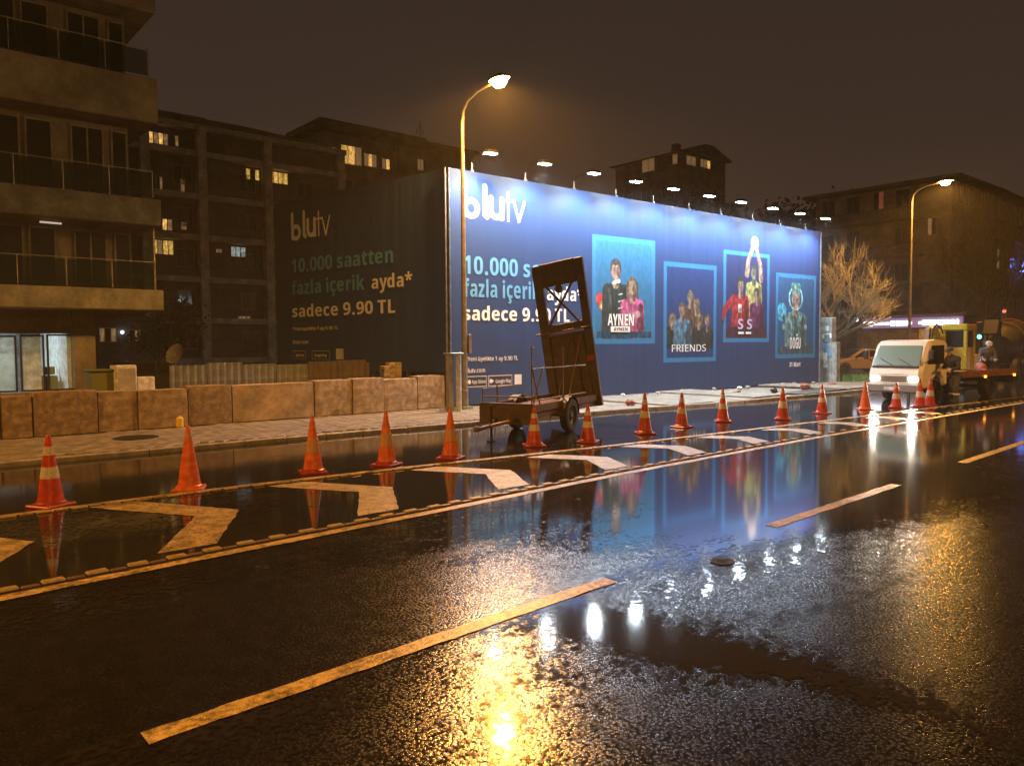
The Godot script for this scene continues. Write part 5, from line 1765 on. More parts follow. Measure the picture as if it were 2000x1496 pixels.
func flatbed_truck() -> void:
	# local +x is the nose (points back along the road towards the camera); near side is local -z or +z
	var nose := Vector3(24.9, 0, -9.62)
	var tail := Vector3(31.5, 0, -8.97)
	var dir := (nose - tail).normalized()
	var side := Vector3.UP.cross(dir)       # away from the road centre or towards it
	if side.z > 0: side = -side
	var root := nose + side * 0.86           # middle of the nose
	var t := thing("flatbed_truck", root, 0.0, "cream flatbed truck with headlights on, its bed full of road gear", "truck")
	t.basis = Basis(dir, Vector3.UP, dir.cross(Vector3.UP))
	var near := 1.0 if t.basis.z.dot(Vector3(0, 0, 1)) > 0 else -1.0
	var W := 1.7
	var cab := MB.new()
	cab.prism(PackedVector2Array([Vector2(-0.04, 0.42), Vector2(0.0, 0.6), Vector2(0.0, 0.9), Vector2(-0.03, 1.02), Vector2(-0.10, 1.12), Vector2(-0.40, 1.76), Vector2(-0.48, 1.86), Vector2(-0.62, 1.93), Vector2(-1.1, 1.97), Vector2(-1.55, 1.94), Vector2(-1.65, 1.86), Vector2(-1.66, 0.5), Vector2(-1.42, 0.5), Vector2(-1.34, 0.72), Vector2(-1.08, 0.84), Vector2(-0.82, 0.72), Vector2(-0.74, 0.42)]), W, 0.085)
	obj("cab", cab, M.truck_cream, t)
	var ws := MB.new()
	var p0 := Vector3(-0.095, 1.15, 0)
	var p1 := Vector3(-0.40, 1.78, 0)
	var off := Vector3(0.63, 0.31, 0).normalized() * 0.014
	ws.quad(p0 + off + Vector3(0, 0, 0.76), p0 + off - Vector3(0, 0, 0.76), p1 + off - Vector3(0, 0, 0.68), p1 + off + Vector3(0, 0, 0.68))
	obj("windscreen", ws, mat(0.14, 0.22, 0.20, 0.16), t)  # pale teal: mirrored lights and rain drops are put into the glass colour
	var wp := MB.new()
	for k in 2:
		wp.tube([p0 + off * 2.5 + Vector3(0, 0, -0.5 + k * 0.6), p0.lerp(p1, 0.35) + off * 2.5 + Vector3(0, 0, -0.05 + k * 0.6)], 0.012, 6)
	wp.cbox(Vector3(-0.055, 1.115, 0), Vector3(0.05, 0.05, 1.5), 0.01)
	obj("wiper", wp, M.black, t)
	for s in [-1.0, 1.0]:
		var g := MB.new()
		g.prism(PackedVector2Array([Vector2(-0.36, 1.2), Vector2(-0.62, 1.78), Vector2(-1.4, 1.8), Vector2(-1.42, 1.2)]), 0.014, 0.0, Transform3D(Basis.IDENTITY, Vector3(0, 0, s * (W / 2 + 0.002))))
		var dr := MB.new()
		dr.prism(PackedVector2Array([Vector2(-0.34, 0.86), Vector2(-0.28, 1.14), Vector2(-0.6, 1.84), Vector2(-1.48, 1.86), Vector2(-1.5, 0.86)]), 0.02, 0.004, Transform3D(Basis.IDENTITY, Vector3(0, 0, s * (W / 2 - 0.004))))
		var door := obj("door", dr, M.truck_cream, t)
		obj("door_window", g, M.glass_dark, door)
		var hd := MB.new()
		hd.cbox(Vector3(-1.38, 1.08, s * (W / 2 + 0.016)), Vector3(0.14, 0.03, 0.02), 0.006)
		obj("door_handle", hd, M.black, door)
		var mi := MB.new()
		mi.tube([Vector3(-0.32, 1.25, s * W / 2), Vector3(-0.2, 1.4, s * (W / 2 + 0.18))], 0.015, 6)
		mi.cbox(Vector3(-0.2, 1.5, s * (W / 2 + 0.2)), Vector3(0.07, 0.3, 0.17), 0.03)
		obj("mirror", mi, M.black, t)
		var hl := MB.new()
		hl.cbox(Vector3(0.0, 0.74, s * 0.62), Vector3(0.06, 0.15, 0.3), 0.03)
		obj("headlight", hl, M.headlight, t)
		var sp := SpotLight3D.new()
		sp.name = "headlight_beam"
		sp.light_color = lin(1.0, 0.86, 0.68)
		sp.light_energy = 10.0
		sp.light_size = 0.08
		sp.spot_angle = 38.0
		sp.spot_angle_attenuation = 0.6
		sp.spot_range = 60.0
		sp.spot_attenuation = 2.0
		sp.shadow_enabled = true
		t.add_child(sp)
		sp.position = Vector3(0.06, 0.74, s * 0.62)
		sp.basis = Basis.looking_at(Vector3(1, -0.12, 0))
		wheel(t, Vector3(-1.08, 0.34, s * 0.72), 0.34, 0.22, Vector3(0, 0, s))
		wheel(t, Vector3(-4.7, 0.36, s * 0.70), 0.36, 0.30, Vector3(0, 0, s))
	var bp := MB.new()
	bp.cbox(Vector3(0.03, 0.45, 0), Vector3(0.14, 0.28, W - 0.02), 0.04)
	obj("bumper", bp, mat(0.16, 0.15, 0.14, 0.4), t)
	var gr := MB.new()
	for k in 3: gr.box(Vector3(0.012, 0.68 + k * 0.06, 0), Vector3(0.02, 0.03, 0.8))
	obj("grille", gr, M.black, t)
	var pl := MB.new()
	pl.box(Vector3(0.106, 0.44, 0), Vector3(0.012, 0.11, 0.52))
	obj("number_plate", pl, M.white_box, t)
	var fr := MB.new()
	for s in [-0.36, 0.36]: fr.cbox(Vector3(-3.6, 0.62, s), Vector3(5.4, 0.16, 0.09), 0.01)
	fr.tube([Vector3(-4.7, 0.36, -0.6), Vector3(-4.7, 0.36, 0.6)], 0.05, 8)
	fr.tube([Vector3(-1.08, 0.34, -0.6), Vector3(-1.08, 0.34, 0.6)], 0.05, 8)
	obj("chassis", fr, M.dark_metal, t)
	var bed := MB.new()
	bed.cbox(Vector3(-4.15, 0.76, 0), Vector3(4.7, 0.1, 1.9), 0.02)
	obj("bed", bed, M.rust_paint, t)
	for s in [-1.0, 1.0]:
		var sb := MB.new()
		sb.cbox(Vector3(-4.15, 0.86, s * 0.94), Vector3(4.7, 0.16, 0.04), 0.01)
		obj("side_board", sb, M.rust_paint, t)
		for x in [-2.0, -4.0, -6.2]:
			var ml := MB.new()
			ml.cbox(Vector3(x, 0.72, s * 0.975), Vector3(0.13, 0.08, 0.04), 0.012)
			obj("marker_light", ml, M.amber, t)
	var tg := MB.new()
	tg.cbox(Vector3(-6.5, 0.6, 0), Vector3(0.05, 0.34, 1.7), 0.01)
	obj("tail_board", tg, M.dark_metal, t)
	var hb := MB.new()
	for k in 4: hb.box(Vector3(-1.86, 1.3, -0.75 + k * 0.5), Vector3(0.05, 1.0, 0.05))
	for k in 2: hb.box(Vector3(-1.86, 1.3 + k * 0.46, 0), Vector3(0.06, 0.06, 1.6))
	obj("headboard", hb, M.dark_metal, t)
	# gear lying on the bed
	var bag := thing("sack", t.transform * Vector3(-4.9, 0.812, near * 0.45), 0.4, "pinkish red sack lying on the truck bed", "sack")
	var bm := MB.new()
	skin_mesh(bm, [[Vector3(-0.3, 0.14, 0), Vector3(0.22, 0.16, 0.04), 0.13, 0.16], [Vector3(-0.1, 0.2, -0.05), Vector3(0.15, 0.22, -0.04), 0.12, 0.13], [Vector3(-0.3, 0.12, 0.02), Vector3(-0.48, 0.07, 0.05), 0.08, 0.04], [Vector3(-0.48, 0.08, 0.05), Vector3(-0.56, 0.09, 0.1), 0.035, 0.06]], 0.03, 0.03)
	obj("body", bm, mat(0.48, 0.09, 0.06, 0.7, 0.0, T.fine, 2.0), bag)
	var pp := thing("pipe_length", t.transform * Vector3(-3.4, 0.86, near * 0.6), 0.0, "long pale pipe lying along the truck bed edge", "pipe")
	pp.basis = t.basis
	var pm := MB.new()
	pm.tube([Vector3(-1.0, 0, 0), Vector3(1.2, 0, 0)], 0.05, 10)
	obj("pipe", pm, M.steel_bar, pp)

func machines() -> void:
	# yellow excavator standing beyond the truck, its boom to the front
	var e := thing("excavator", Vector3(35.2, 0.0, -12.3), 0.0, "yellow excavator with a square cab standing behind the truck", "excavator")
	var tr := MB.new()
	for s in [-1.0, 1.0]:
		tr.prism(PackedVector2Array([Vector2(-1.3, 0.05), Vector2(1.3, 0.05), Vector2(1.5, 0.25), Vector2(1.3, 0.55), Vector2(-1.3, 0.55), Vector2(-1.5, 0.25)]), 0.4, 0.03, Transform3D(Basis.IDENTITY, Vector3(0, 0.0, s * 0.7)))
	obj("track", tr, M.black, e)
	var body := MB.new()
	body.cbox(Vector3(0.5, 1.0, 0), Vector3(2.0, 0.7, 1.6), 0.08)
	body.tube([Vector3(0, 0.5, 0), Vector3(0, 0.7, 0)], 0.4, 16)
	obj("engine_housing", body, M.yellow, e)
	var cb := MB.new()
	var cx := -0.55
	# cab: four pillars, roof, lower panels
	for p in [[-0.42, -0.4], [0.42, -0.4], [-0.42, 0.4], [0.42, 0.4]]:
		cb.cbox(Vector3(cx + p[0], 1.62, 0.35 + p[1]), Vector3(0.13, 1.7, 0.13), 0.02)
	cb.cbox(Vector3(cx, 2.47, 0.35), Vector3(1.04, 0.28, 1.0), 0.06)
	for s in [-1.0, 1.0]:
		cb.cbox(Vector3(cx, 1.2, 0.35 + s * 0.4), Vector3(0.84, 0.92, 0.08), 0.01)
		cb.cbox(Vector3(cx + s * 0.42, 1.2, 0.35), Vector3(0.08, 0.92, 0.8), 0.01)
	var cab := obj("cab", cb, M.yellow, e)
	for w in [[Vector3(cx, 1.95, 0.75), Vector3(0.76, 0.94, 0.02)], [Vector3(cx - 0.42, 1.95, 0.35), Vector3(0.02, 0.94, 0.72)], [Vector3(cx + 0.42, 1.95, 0.35), Vector3(0.02, 0.94, 0.72)], [Vector3(cx, 1.95, -0.05), Vector3(0.76, 0.94, 0.02)]]:
		var g := MB.new()
		g.box(w[0], w[1])
		obj("cab_window", g, M.glass_dark, cab)
	var bm := MB.new()
	bm.prism(PackedVector2Array([Vector2(-0.6, 1.3), Vector2(-0.3, 1.35), Vector2(-0.9, 2.1), Vector2(-1.5, 2.55), Vector2(-2.0, 2.35), Vector2(-1.95, 2.1), Vector2(-1.5, 2.2), Vector2(-1.0, 1.8)]), 0.24, 0.02, Transform3D(Basis.IDENTITY, Vector3(0, 0, -0.3)))
	obj("boom", bm, M.yellow, e)
	var st := MB.new()
	st.prism(PackedVector2Array([Vector2(-1.9, 2.5), Vector2(-2.1, 2.4), Vector2(-2.35, 1.2), Vector2(-2.2, 1.15)]), 0.2, 0.02, Transform3D(Basis.IDENTITY, Vector3(0, 0, -0.3)))
	obj("stick", st, M.rust_paint, e)
	var bk := MB.new()
	bk.prism(PackedVector2Array([Vector2(-2.35, 1.25), Vector2(-2.0, 1.05), Vector2(-1.9, 0.6), Vector2(-2.2, 0.4), Vector2(-2.55, 0.5), Vector2(-2.3, 0.75)]), 0.6, 0.02, Transform3D(Basis.IDENTITY, Vector3(0, 0, -0.3)))
	obj("bucket", bk, M.dark_metal, e)
	var hose := MB.new()
	hose.tube([Vector3(-0.7, 1.9, -0.1), Vector3(-1.2, 2.45, -0.1), Vector3(-1.7, 2.6, -0.1), Vector3(-2.1, 2.4, -0.1), Vector3(-2.15, 2.0, -0.1)], 0.03, 6)
	obj("hose", hose, M.black, e)
	# drum mixer truck farther back
	var m := thing("mixer_truck", Vector3(45.0, 0.0, -13.9), 0.0, "dark olive mixer truck with a tilted drum beyond the excavator", "truck")
	var ch := MB.new()
	ch.cbox(Vector3(2.2, 0.85, 0), Vector3(6.0, 0.25, 0.9), 0.03)
	obj("chassis", ch, M.dark_metal, m)
	var dm := MB.new()
	dm.lathe([[0.0, -1.7], [0.55, -1.7], [0.95, -0.9], [1.05, 0.0], [0.9, 0.9], [0.5, 1.7], [0.42, 1.75]], 28, Transform3D(Basis(Vector3(0, 0, 1), -PI / 2 + 0.22), Vector3(2.2, 1.95, 0)))
	obj("drum", dm, mat(0.055, 0.05, 0.03, 0.5, 0.0, T.blotch, 0.5), m)
	for q in [-0.55, 0.5]:
		var rg := MB.new()
		rg.lathe([[1.04, q - 0.04], [1.08, q - 0.04], [1.08, q + 0.04], [1.0, q + 0.04]], 28, Transform3D(Basis(Vector3(0, 0, 1), -PI / 2 + 0.22), Vector3(2.2, 1.95, 0)))
		obj("drum_band", rg, M.rust_paint, m)
	var mc := MB.new()
	mc.prism(PackedVector2Array([Vector2(4.3, 0.6), Vector2(4.3, 2.1), Vector2(4.5, 2.35), Vector2(5.7, 2.35), Vector2(5.95, 1.5), Vector2(5.95, 0.6)]), 2.1, 0.06)
	obj("cab", mc, mat(0.22, 0.2, 0.12, 0.4), m)
	var hp := MB.new()
	hp.prism(PackedVector2Array([Vector2(0.0, 2.2), Vector2(0.25, 2.9), Vector2(-0.25, 3.0), Vector2(-0.5, 2.3)]), 0.7, 0.03)
	for s in [-0.4, 0.4]: hp.tube([Vector3(0.3, 0.9, s), Vector3(0.1, 2.4, s * 0.7)], 0.05, 8)
	obj("hopper", hp, M.dark_metal, m)
	for s in [-1.0, 1.0]:
		for x in [0.6, 1.6, 5.0]:
			wheel(m, Vector3(x, 0.5, s * 0.95), 0.5, 0.28, Vector3(0, 0, s))
	# cars: one parked by the tree, one coming with its lights on
	car("parked_car", Vector3(46.2, PAVE - 0.06, -21.6), PI - 0.5, "brownish car parked beyond the bare tree", M.car_paint, false)
	var c := car("oncoming_car", Vector3(50.5, 0.0, -10.6), PI, "car with bright warm headlights beyond the mixer truck", mat(0.5, 0.22, 0.03, 0.3), true)
	var l := SpotLight3D.new()
	l.name = "car_beam"
	l.light_color = lin(1.0, 0.8, 0.5)
	l.light_energy = 5.0
	l.light_size = 0.1
	l.spot_angle = 36.0
	l.spot_range = 60.0
	l.spot_attenuation = 2.0
	l.shadow_enabled = true
	c.add_child(l)
	l.position = Vector3(2.2, 0.64, 0)
	l.basis = Basis.looking_at(Vector3(1, -0.1, 0))

# ---------------------------------------------------------------- people
# one continuous skin round tapered bones [from, to, radius, radius], as surface nets
func skin_mesh(mb: MB, bones: Array, cell: float, soft: float) -> void:
	var lo := Vector3.ONE * 1e9
	var hi := -lo
	for b in bones:
		var r := maxf(b[2], b[3]) + cell * 3.0
		for p in [b[0], b[1]]:
			lo = lo.min(p - Vector3.ONE * r)
			hi = hi.max(p + Vector3.ONE * r)
	var n := Vector3i(((hi - lo) / cell).ceil()) + Vector3i.ONE
	var f := PackedFloat32Array()
	f.resize(n.x * n.y * n.z)
	f.fill(0.0)
	var reach := soft * 3.0 + cell * 2.0
	for b in bones:
		var pa: Vector3 = b[0]
		var pb: Vector3 = b[1]
		var m := maxf(b[2], b[3]) + reach
		var i0 := Vector3i(((pa.min(pb) - Vector3.ONE * m - lo) / cell).floor()).clamp(Vector3i.ZERO, n - Vector3i.ONE)
		var i1 := Vector3i(((pa.max(pb) + Vector3.ONE * m - lo) / cell).ceil()).clamp(Vector3i.ZERO, n - Vector3i.ONE)
		var d := pb - pa
		var l2 := maxf(d.length_squared(), 1e-9)
		for z in range(i0.z, i1.z + 1):
			for y in range(i0.y, i1.y + 1):
				for x in range(i0.x, i1.x + 1):
					var p := lo + Vector3(x, y, z) * cell
					var t := clampf((p - pa).dot(d) / l2, 0.0, 1.0)
					var dist := p.distance_to(pa + d * t) - lerpf(b[2], b[3], t)
					f[(z * n.y + y) * n.x + x] += exp(-dist / soft)
	for i in f.size():
		f[i] = -log(maxf(f[i], 1e-12)) * soft
	var at := {}
	var pts := PackedVector3Array()
	var corner := [Vector3i(0, 0, 0), Vector3i(1, 0, 0), Vector3i(0, 1, 0), Vector3i(1, 1, 0), Vector3i(0, 0, 1), Vector3i(1, 0, 1), Vector3i(0, 1, 1), Vector3i(1, 1, 1)]
	var edges := [[0, 1], [2, 3], [4, 5], [6, 7], [0, 2], [1, 3], [4, 6], [5, 7], [0, 4], [1, 5], [2, 6], [3, 7]]
	for z in n.z - 1:
		for y in n.y - 1:
			for x in n.x - 1:
				var s := 0
				for k in 8:
					if f[((z + corner[k].z) * n.y + y + corner[k].y) * n.x + x + corner[k].x] < 0.0: s += 1
				if s == 0 or s == 8: continue
				var sum := Vector3.ZERO
				var c := 0
				for e in edges:
					var ca: Vector3i = corner[e[0]]
					var cb: Vector3i = corner[e[1]]
					var va := f[((z + ca.z) * n.y + y + ca.y) * n.x + x + ca.x]
					var vb := f[((z + cb.z) * n.y + y + cb.y) * n.x + x + cb.x]
					if (va < 0.0) != (vb < 0.0):
						sum += Vector3(ca).lerp(Vector3(cb), va / (va - vb))
						c += 1
				at[(z * n.y + y) * n.x + x] = pts.size()
				pts.append(lo + (Vector3(x, y, z) + sum / c) * cell)
	var value := func(p: Vector3) -> float:
		var s := 0.0
		for b in bones:
			var d: Vector3 = b[1] - b[0]
			var t := clampf((p - b[0]).dot(d) / maxf(d.length_squared(), 1e-9), 0.0, 1.0)
			var dist: float = p.distance_to(b[0] + d * t) - lerpf(b[2], b[3], t)
			if dist < 0.4: s += exp(-dist / soft)
		return -log(maxf(s, 1e-12)) * soft
	var nor := PackedVector3Array()
	for p in pts:
		var h := cell * 0.5
		var v0: float = value.call(p)
		nor.append(Vector3(value.call(p + Vector3(h, 0, 0)) - v0, value.call(p + Vector3(0, h, 0)) - v0, value.call(p + Vector3(0, 0, h)) - v0).normalized())
	var steps := [Vector3i(1, 0, 0), Vector3i(0, 1, 0), Vector3i(0, 0, 1)]
	for z in range(1, n.z - 1):
		for y in range(1, n.y - 1):
			for x in range(1, n.x - 1):
				var v0 := f[(z * n.y + y) * n.x + x]
				for k in 3:
					var q: Vector3i = Vector3i(x, y, z) + steps[k]
					var v1 := f[(q.z * n.y + q.y) * n.x + q.x]
					if (v0 < 0.0) == (v1 < 0.0): continue
					var u: Vector3i = steps[(k + 1) % 3]
					var w: Vector3i = steps[(k + 2) % 3]
					var ids := []
					for o in [Vector3i.ZERO, -u, -u - w, -w]:
						var g: Vector3i = Vector3i(x, y, z) + o
						ids.append(at.get((g.z * n.y + g.y) * n.x + g.x, -1))
					if ids.has(-1): continue
					if v0 >= 0.0: ids.reverse()
					mb.tri_n(pts[ids[0]], pts[ids[1]], pts[ids[2]], nor[ids[0]], nor[ids[1]], nor[ids[2]])
					mb.tri_n(pts[ids[0]], pts[ids[2]], pts[ids[3]], nor[ids[0]], nor[ids[2]], nor[ids[3]])

func hand_bones(w: Vector3, dir: Vector3, palm: Vector3) -> Array:
	# wrist, pointing direction, palm normal; four fingers and a thumb, slightly curled
	var side := dir.cross(palm).normalized()
	var b := [[w, w + dir * 0.085, 0.024, 0.03], [w + dir * 0.03 + side * 0.02, w + dir * 0.085 + side * 0.028, 0.02, 0.018], [w + dir * 0.03 - side * 0.02, w + dir * 0.085 - side * 0.028, 0.02, 0.018]]
	for i in 4:
		var root := w + dir * 0.085 + side * (-0.03 + i * 0.02)
		var l: float = [0.032, 0.037, 0.038, 0.034][i]
		var d1 := (dir + palm * 0.35).normalized()
		var d2 := (dir * 0.5 + palm).normalized()
		b.append([root, root + d1 * l, 0.0095, 0.009])
		b.append([root + d1 * l, root + d1 * l + d2 * l * 1.1, 0.009, 0.0075])
	var tb := w + dir * 0.025 + side * 0.03
	b.append([tb, tb + (dir * 0.5 + side).normalized() * 0.04, 0.013, 0.011])
	b.append([tb + (dir * 0.5 + side).normalized() * 0.04, tb + (dir * 0.5 + side).normalized() * 0.04 + (dir + palm * 0.4).normalized() * 0.032, 0.011, 0.009])
	return b

func person(at: Vector3, turn: float, label: String, coat: Material, stoop: float, stripes: bool, cap_m: Material, crouch := false) -> void:
	# local +z is ahead
	var t := thing("person", at, turn, label, "person")
	var hip := Vector3(0, 0.92, -0.04) if not crouch else Vector3(0, 0.34, -0.14)
	var chest := hip + Vector3(0, 0.42 * cos(stoop), 0.42 * sin(stoop))
	var neck := chest + Vector3(0, 0.13 * cos(stoop * 1.2), 0.13 * sin(stoop * 1.2))
	var head := neck + Vector3(0, 0.16 * cos(stoop * 1.4), 0.16 * sin(stoop * 1.4) + 0.03)
	var body := MB.new()
	var bones := [[hip + Vector3(-0.07, 0, 0), hip + Vector3(0.07, 0, 0), 0.115, 0.115], [hip, chest, 0.135, 0.15], [chest + Vector3(-0.11, 0.03, 0), chest + Vector3(0.11, 0.03, 0), 0.115, 0.115], [chest, neck, 0.1, 0.055], [neck, head + Vector3(0, -0.05, 0), 0.052, 0.055]]
	var hands := []
	for s in [-1.0, 1.0]:
		var hp := hip + Vector3(s * 0.09, -0.03, 0)
		var kn := Vector3(s * 0.11, 0.5, 0.07 if s > 0 else 0.0)
		var an := Vector3(s * 0.13, 0.09, 0.05 if s > 0 else -0.1)
		if crouch:
			kn = Vector3(s * 0.15, 0.46, 0.27)
			an = Vector3(s * 0.14, 0.09, 0.02)
		bones += [[hp, kn, 0.088, 0.062], [kn, an, 0.062, 0.045], [an + Vector3(0, -0.03, -0.03), an + Vector3(s * 0.02, -0.045, 0.16), 0.046, 0.04]]
		var sh := chest + Vector3(s * 0.19, 0.05, 0.0)
		var el := sh + Vector3(s * 0.06, -0.27, 0.06)
		var wr := el + Vector3(-s * 0.06, -0.04, 0.24)
		bones += [[chest + Vector3(s * 0.1, 0.06, 0), sh, 0.08, 0.066], [sh, el, 0.062, 0.05], [el, wr, 0.05, 0.036]]
		hands.append([wr, s])
	skin_mesh(body, bones, 0.024, 0.016)
	var o := obj("body", body, coat, t)
	# trousers: a second skin over hips and legs, a little fuller
	var leg := MB.new()
	var lb := [[hip + Vector3(-0.06, -0.06, 0), hip + Vector3(0.06, -0.06, 0), 0.126, 0.126]]
	for s in [-1.0, 1.0]:
		var kn := Vector3(s * 0.11, 0.5, 0.07 if s > 0 else 0.0)
		if crouch:
			kn = Vector3(s * 0.15, 0.46, 0.27)
			lb += [[hip + Vector3(s * 0.09, 0.0, 0), kn, 0.098, 0.074], [kn, Vector3(s * 0.14, 0.13, 0.02), 0.074, 0.066]]
			continue
		lb += [[hip + Vector3(s * 0.09, -0.06, 0), kn, 0.098, 0.074], [kn, Vector3(s * 0.13, 0.13, 0.05 if s > 0 else -0.1), 0.074, 0.066]]
	skin_mesh(leg, lb, 0.026, 0.016)
	obj("trousers", leg, M.trousers, o)
	var hd := MB.new()
	var fwd := Vector3(0, -sin(stoop), cos(stoop))
	var upv := Vector3(0, cos(stoop), sin(stoop))
	skin_mesh(hd, [[head + upv * 0.035 - fwd * 0.015, head + upv * 0.02 + fwd * 0.02, 0.088, 0.082], [head - upv * 0.05 + fwd * 0.03, head - upv * 0.07 + fwd * 0.045, 0.06, 0.048], [head + fwd * 0.095 + upv * 0.01, head + fwd * 0.108 - upv * 0.02, 0.01, 0.015],
		[head + Vector3(0.083, 0, 0), head + Vector3(0.086, 0.03, 0) , 0.014, 0.016], [head + Vector3(-0.083, 0, 0), head + Vector3(-0.086, 0.03, 0), 0.014, 0.016], [head + fwd * 0.078 - upv * 0.052 + Vector3(-0.02, 0, 0), head + fwd * 0.078 - upv * 0.052 + Vector3(0.02, 0, 0), 0.011, 0.011]], 0.008, 0.008)
	var face := obj("head", hd, M.skin, o)
	var ey := MB.new()
	for s in [-1.0, 1.0]:
		ey.lathe([[0.0, 0.008], [0.009, 0.0], [0.0, -0.008]], 8, Transform3D(Basis.IDENTITY, head + fwd * 0.096 + upv * 0.022 + Vector3(s * 0.032, 0, 0)))
	obj("eyes", ey, M.hair, face)
	var cp := MB.new()
	var cx := Transform3D(Basis(Vector3.RIGHT, stoop), head + upv * 0.04)
	cp.lathe([[0.108, 0.0], [0.112, 0.035], [0.095, 0.075], [0.05, 0.098], [0.0, 0.103]], 20, cx)
	cp.cbox(Vector3(0, 0.012, 0.12), Vector3(0.15, 0.012, 0.1), 0.004, cx)
	obj("cap", cp, cap_m, face)
	for h in hands:
		var hm := MB.new()
		skin_mesh(hm, hand_bones(h[0], Vector3(-h[1] * 0.25, -0.2, 0.95).normalized(), Vector3(0, -1, -0.2).normalized()), 0.006, 0.005)
		obj("hand", hm, M.skin, o)
	if stripes:
		for y in [0.03, 0.12]:
			var st := MB.new()
			st.lathe([[0.150, y], [0.154, y + 0.005], [0.154, y + 0.04], [0.150, y + 0.045]], 24, Transform3D(Basis(Vector3(1.36, 0, 0), Vector3.UP, Vector3(0, 0, 1.0)), hip + Vector3(0, 0.02, y * sin(stoop))))
			obj("reflective_stripe", st, M.reflective, o)
		for s in ([-1.0, 1.0] if not crouch else []):
			var st := MB.new()
			st.lathe([[0.09, 0.0], [0.09, 0.05]], 18, Transform3D(Basis.IDENTITY, Vector3(s * 0.128, 0.26, 0.06 if s > 0 else -0.07)))
			obj("leg_stripe", st, M.reflective, o)

func people() -> void:
	person(Vector3(25.95, 0.0, -9.05), -PI / 2 - 0.35, "person in a dark jacket with pale waist stripes standing at the truck door", M.jacket, 0.30, true, M.jacket)
	person(Vector3(31.0, 0.812, -9.75), -PI / 2 + 0.5, "person in a grey jacket and white cap crouching on the truck bed", M.jacket_grey, 0.45, true, M.white_box, true)

# ---------------------------------------------------------------- right side: signals, pillar, post
func right_side() -> void:
	for q in [[Vector3(44.9, PAVE, -14.42), 2.05, "traffic signal showing green above the truck bed", 2], [Vector3(52.6, PAVE, -15.6), 3.0, "traffic signal showing red farther down the pavement", 0]]:
		var t := thing("traffic_signal", q[0], 0.0, q[2], "traffic signal")
		var p := MB.new()
		p.tube([Vector3(0, 0, 0), Vector3(0, q[1] + 0.9, 0)], 0.05, 10)
		obj("post", p, M.dark_metal, t)
		var h := MB.new()
		h.cbox(Vector3(-0.16, q[1] + 0.3, 0), Vector3(0.22, 0.95, 0.32), 0.03)
		var hd := obj("signal_head", h, M.black, t)
		for k in 3:
			var l := MB.new()
			l.lathe([[0.0, 0.03], [0.07, 0.025], [0.11, 0.0]], 16, Transform3D(Basis(Vector3(0, 0, 1), PI / 2), Vector3(-0.272, q[1] + 0.6 - k * 0.3, 0)))
			obj("signal_lens", l, (M.signal_green if k == 2 else M.signal_red) if k == q[3] else M.black, hd)
			var v := MB.new()
			v.tube([Vector3(-0.27, q[1] + 0.6 - k * 0.3, 0), Vector3(-0.27, q[1] + 0.6 - k * 0.3, 0) + Vector3(-0.001, 0, 0)], 0.12, 16, false)
			v.cbox(Vector3(-0.36, q[1] + 0.725 - k * 0.3, 0), Vector3(0.18, 0.012, 0.2), 0.004)
			obj("visor", v, M.black, hd)
	# poster covered concrete pillar at the end of the billboard
	var w := thing("poster_pillar", Vector3(34.6, PAVE - 0.03, -17.55), 0.05, "concrete pillar pasted with torn pale posters at the billboard end", "pillar")
	var c := MB.new()
	c.cbox(Vector3(0, 1.5, 0), Vector3(0.5, 3.0, 0.62), 0.03)
	obj("column", c, mat(0.34, 0.36, 0.36, 0.8, 0.0, T.blotch, 0.7), w)
	var lo := MB.new()
	lo.cbox(Vector3(-0.02, 0.93, 0.42), Vector3(0.4, 1.86, 0.24), 0.02)
	obj("side_box", lo, mat(0.36, 0.38, 0.37, 0.8, 0.0, T.blotch, 0.7), w)
	var lr := RandomNumberGenerator.new()
	lr.seed = 11
	for i in 16:
		var p := MB.new()
		var ww := lr.randf_range(0.12, 0.3)
		var hh := lr.randf_range(0.14, 0.4)
		p.box(Vector3.ZERO, Vector3(0.003, hh, ww))
		var o := obj("pasted_poster", p, [M.white_box, M.text_blue, mat(0.5, 0.62, 0.62, 0.7), mat(0.12, 0.2, 0.24, 0.7), mat(0.62, 0.66, 0.6, 0.7)][i % 5], w)
		o.position = Vector3(-0.252 - i * 0.0025, lr.randf_range(0.5, 2.8), lr.randf_range(-0.18, 0.18))
		o.rotation.x = lr.randf_range(-0.1, 0.1)
	var st := thing("marker_post", Vector3(33.0, 0.0, -13.2), 0.0, "thin dark marker post on a round foot by the gutter", "post")
	var sp := MB.new()
	sp.tube([Vector3(0, 0.03, 0), Vector3(0, 1.25, 0)], 0.022, 8)
	obj("rod", sp, M.black, st)
	var sf := MB.new()
	sf.lathe([[0.16, 0.0], [0.16, 0.03], [0.03, 0.05], [0.0, 0.05]], 18)
	obj("foot", sf, M.black, st)

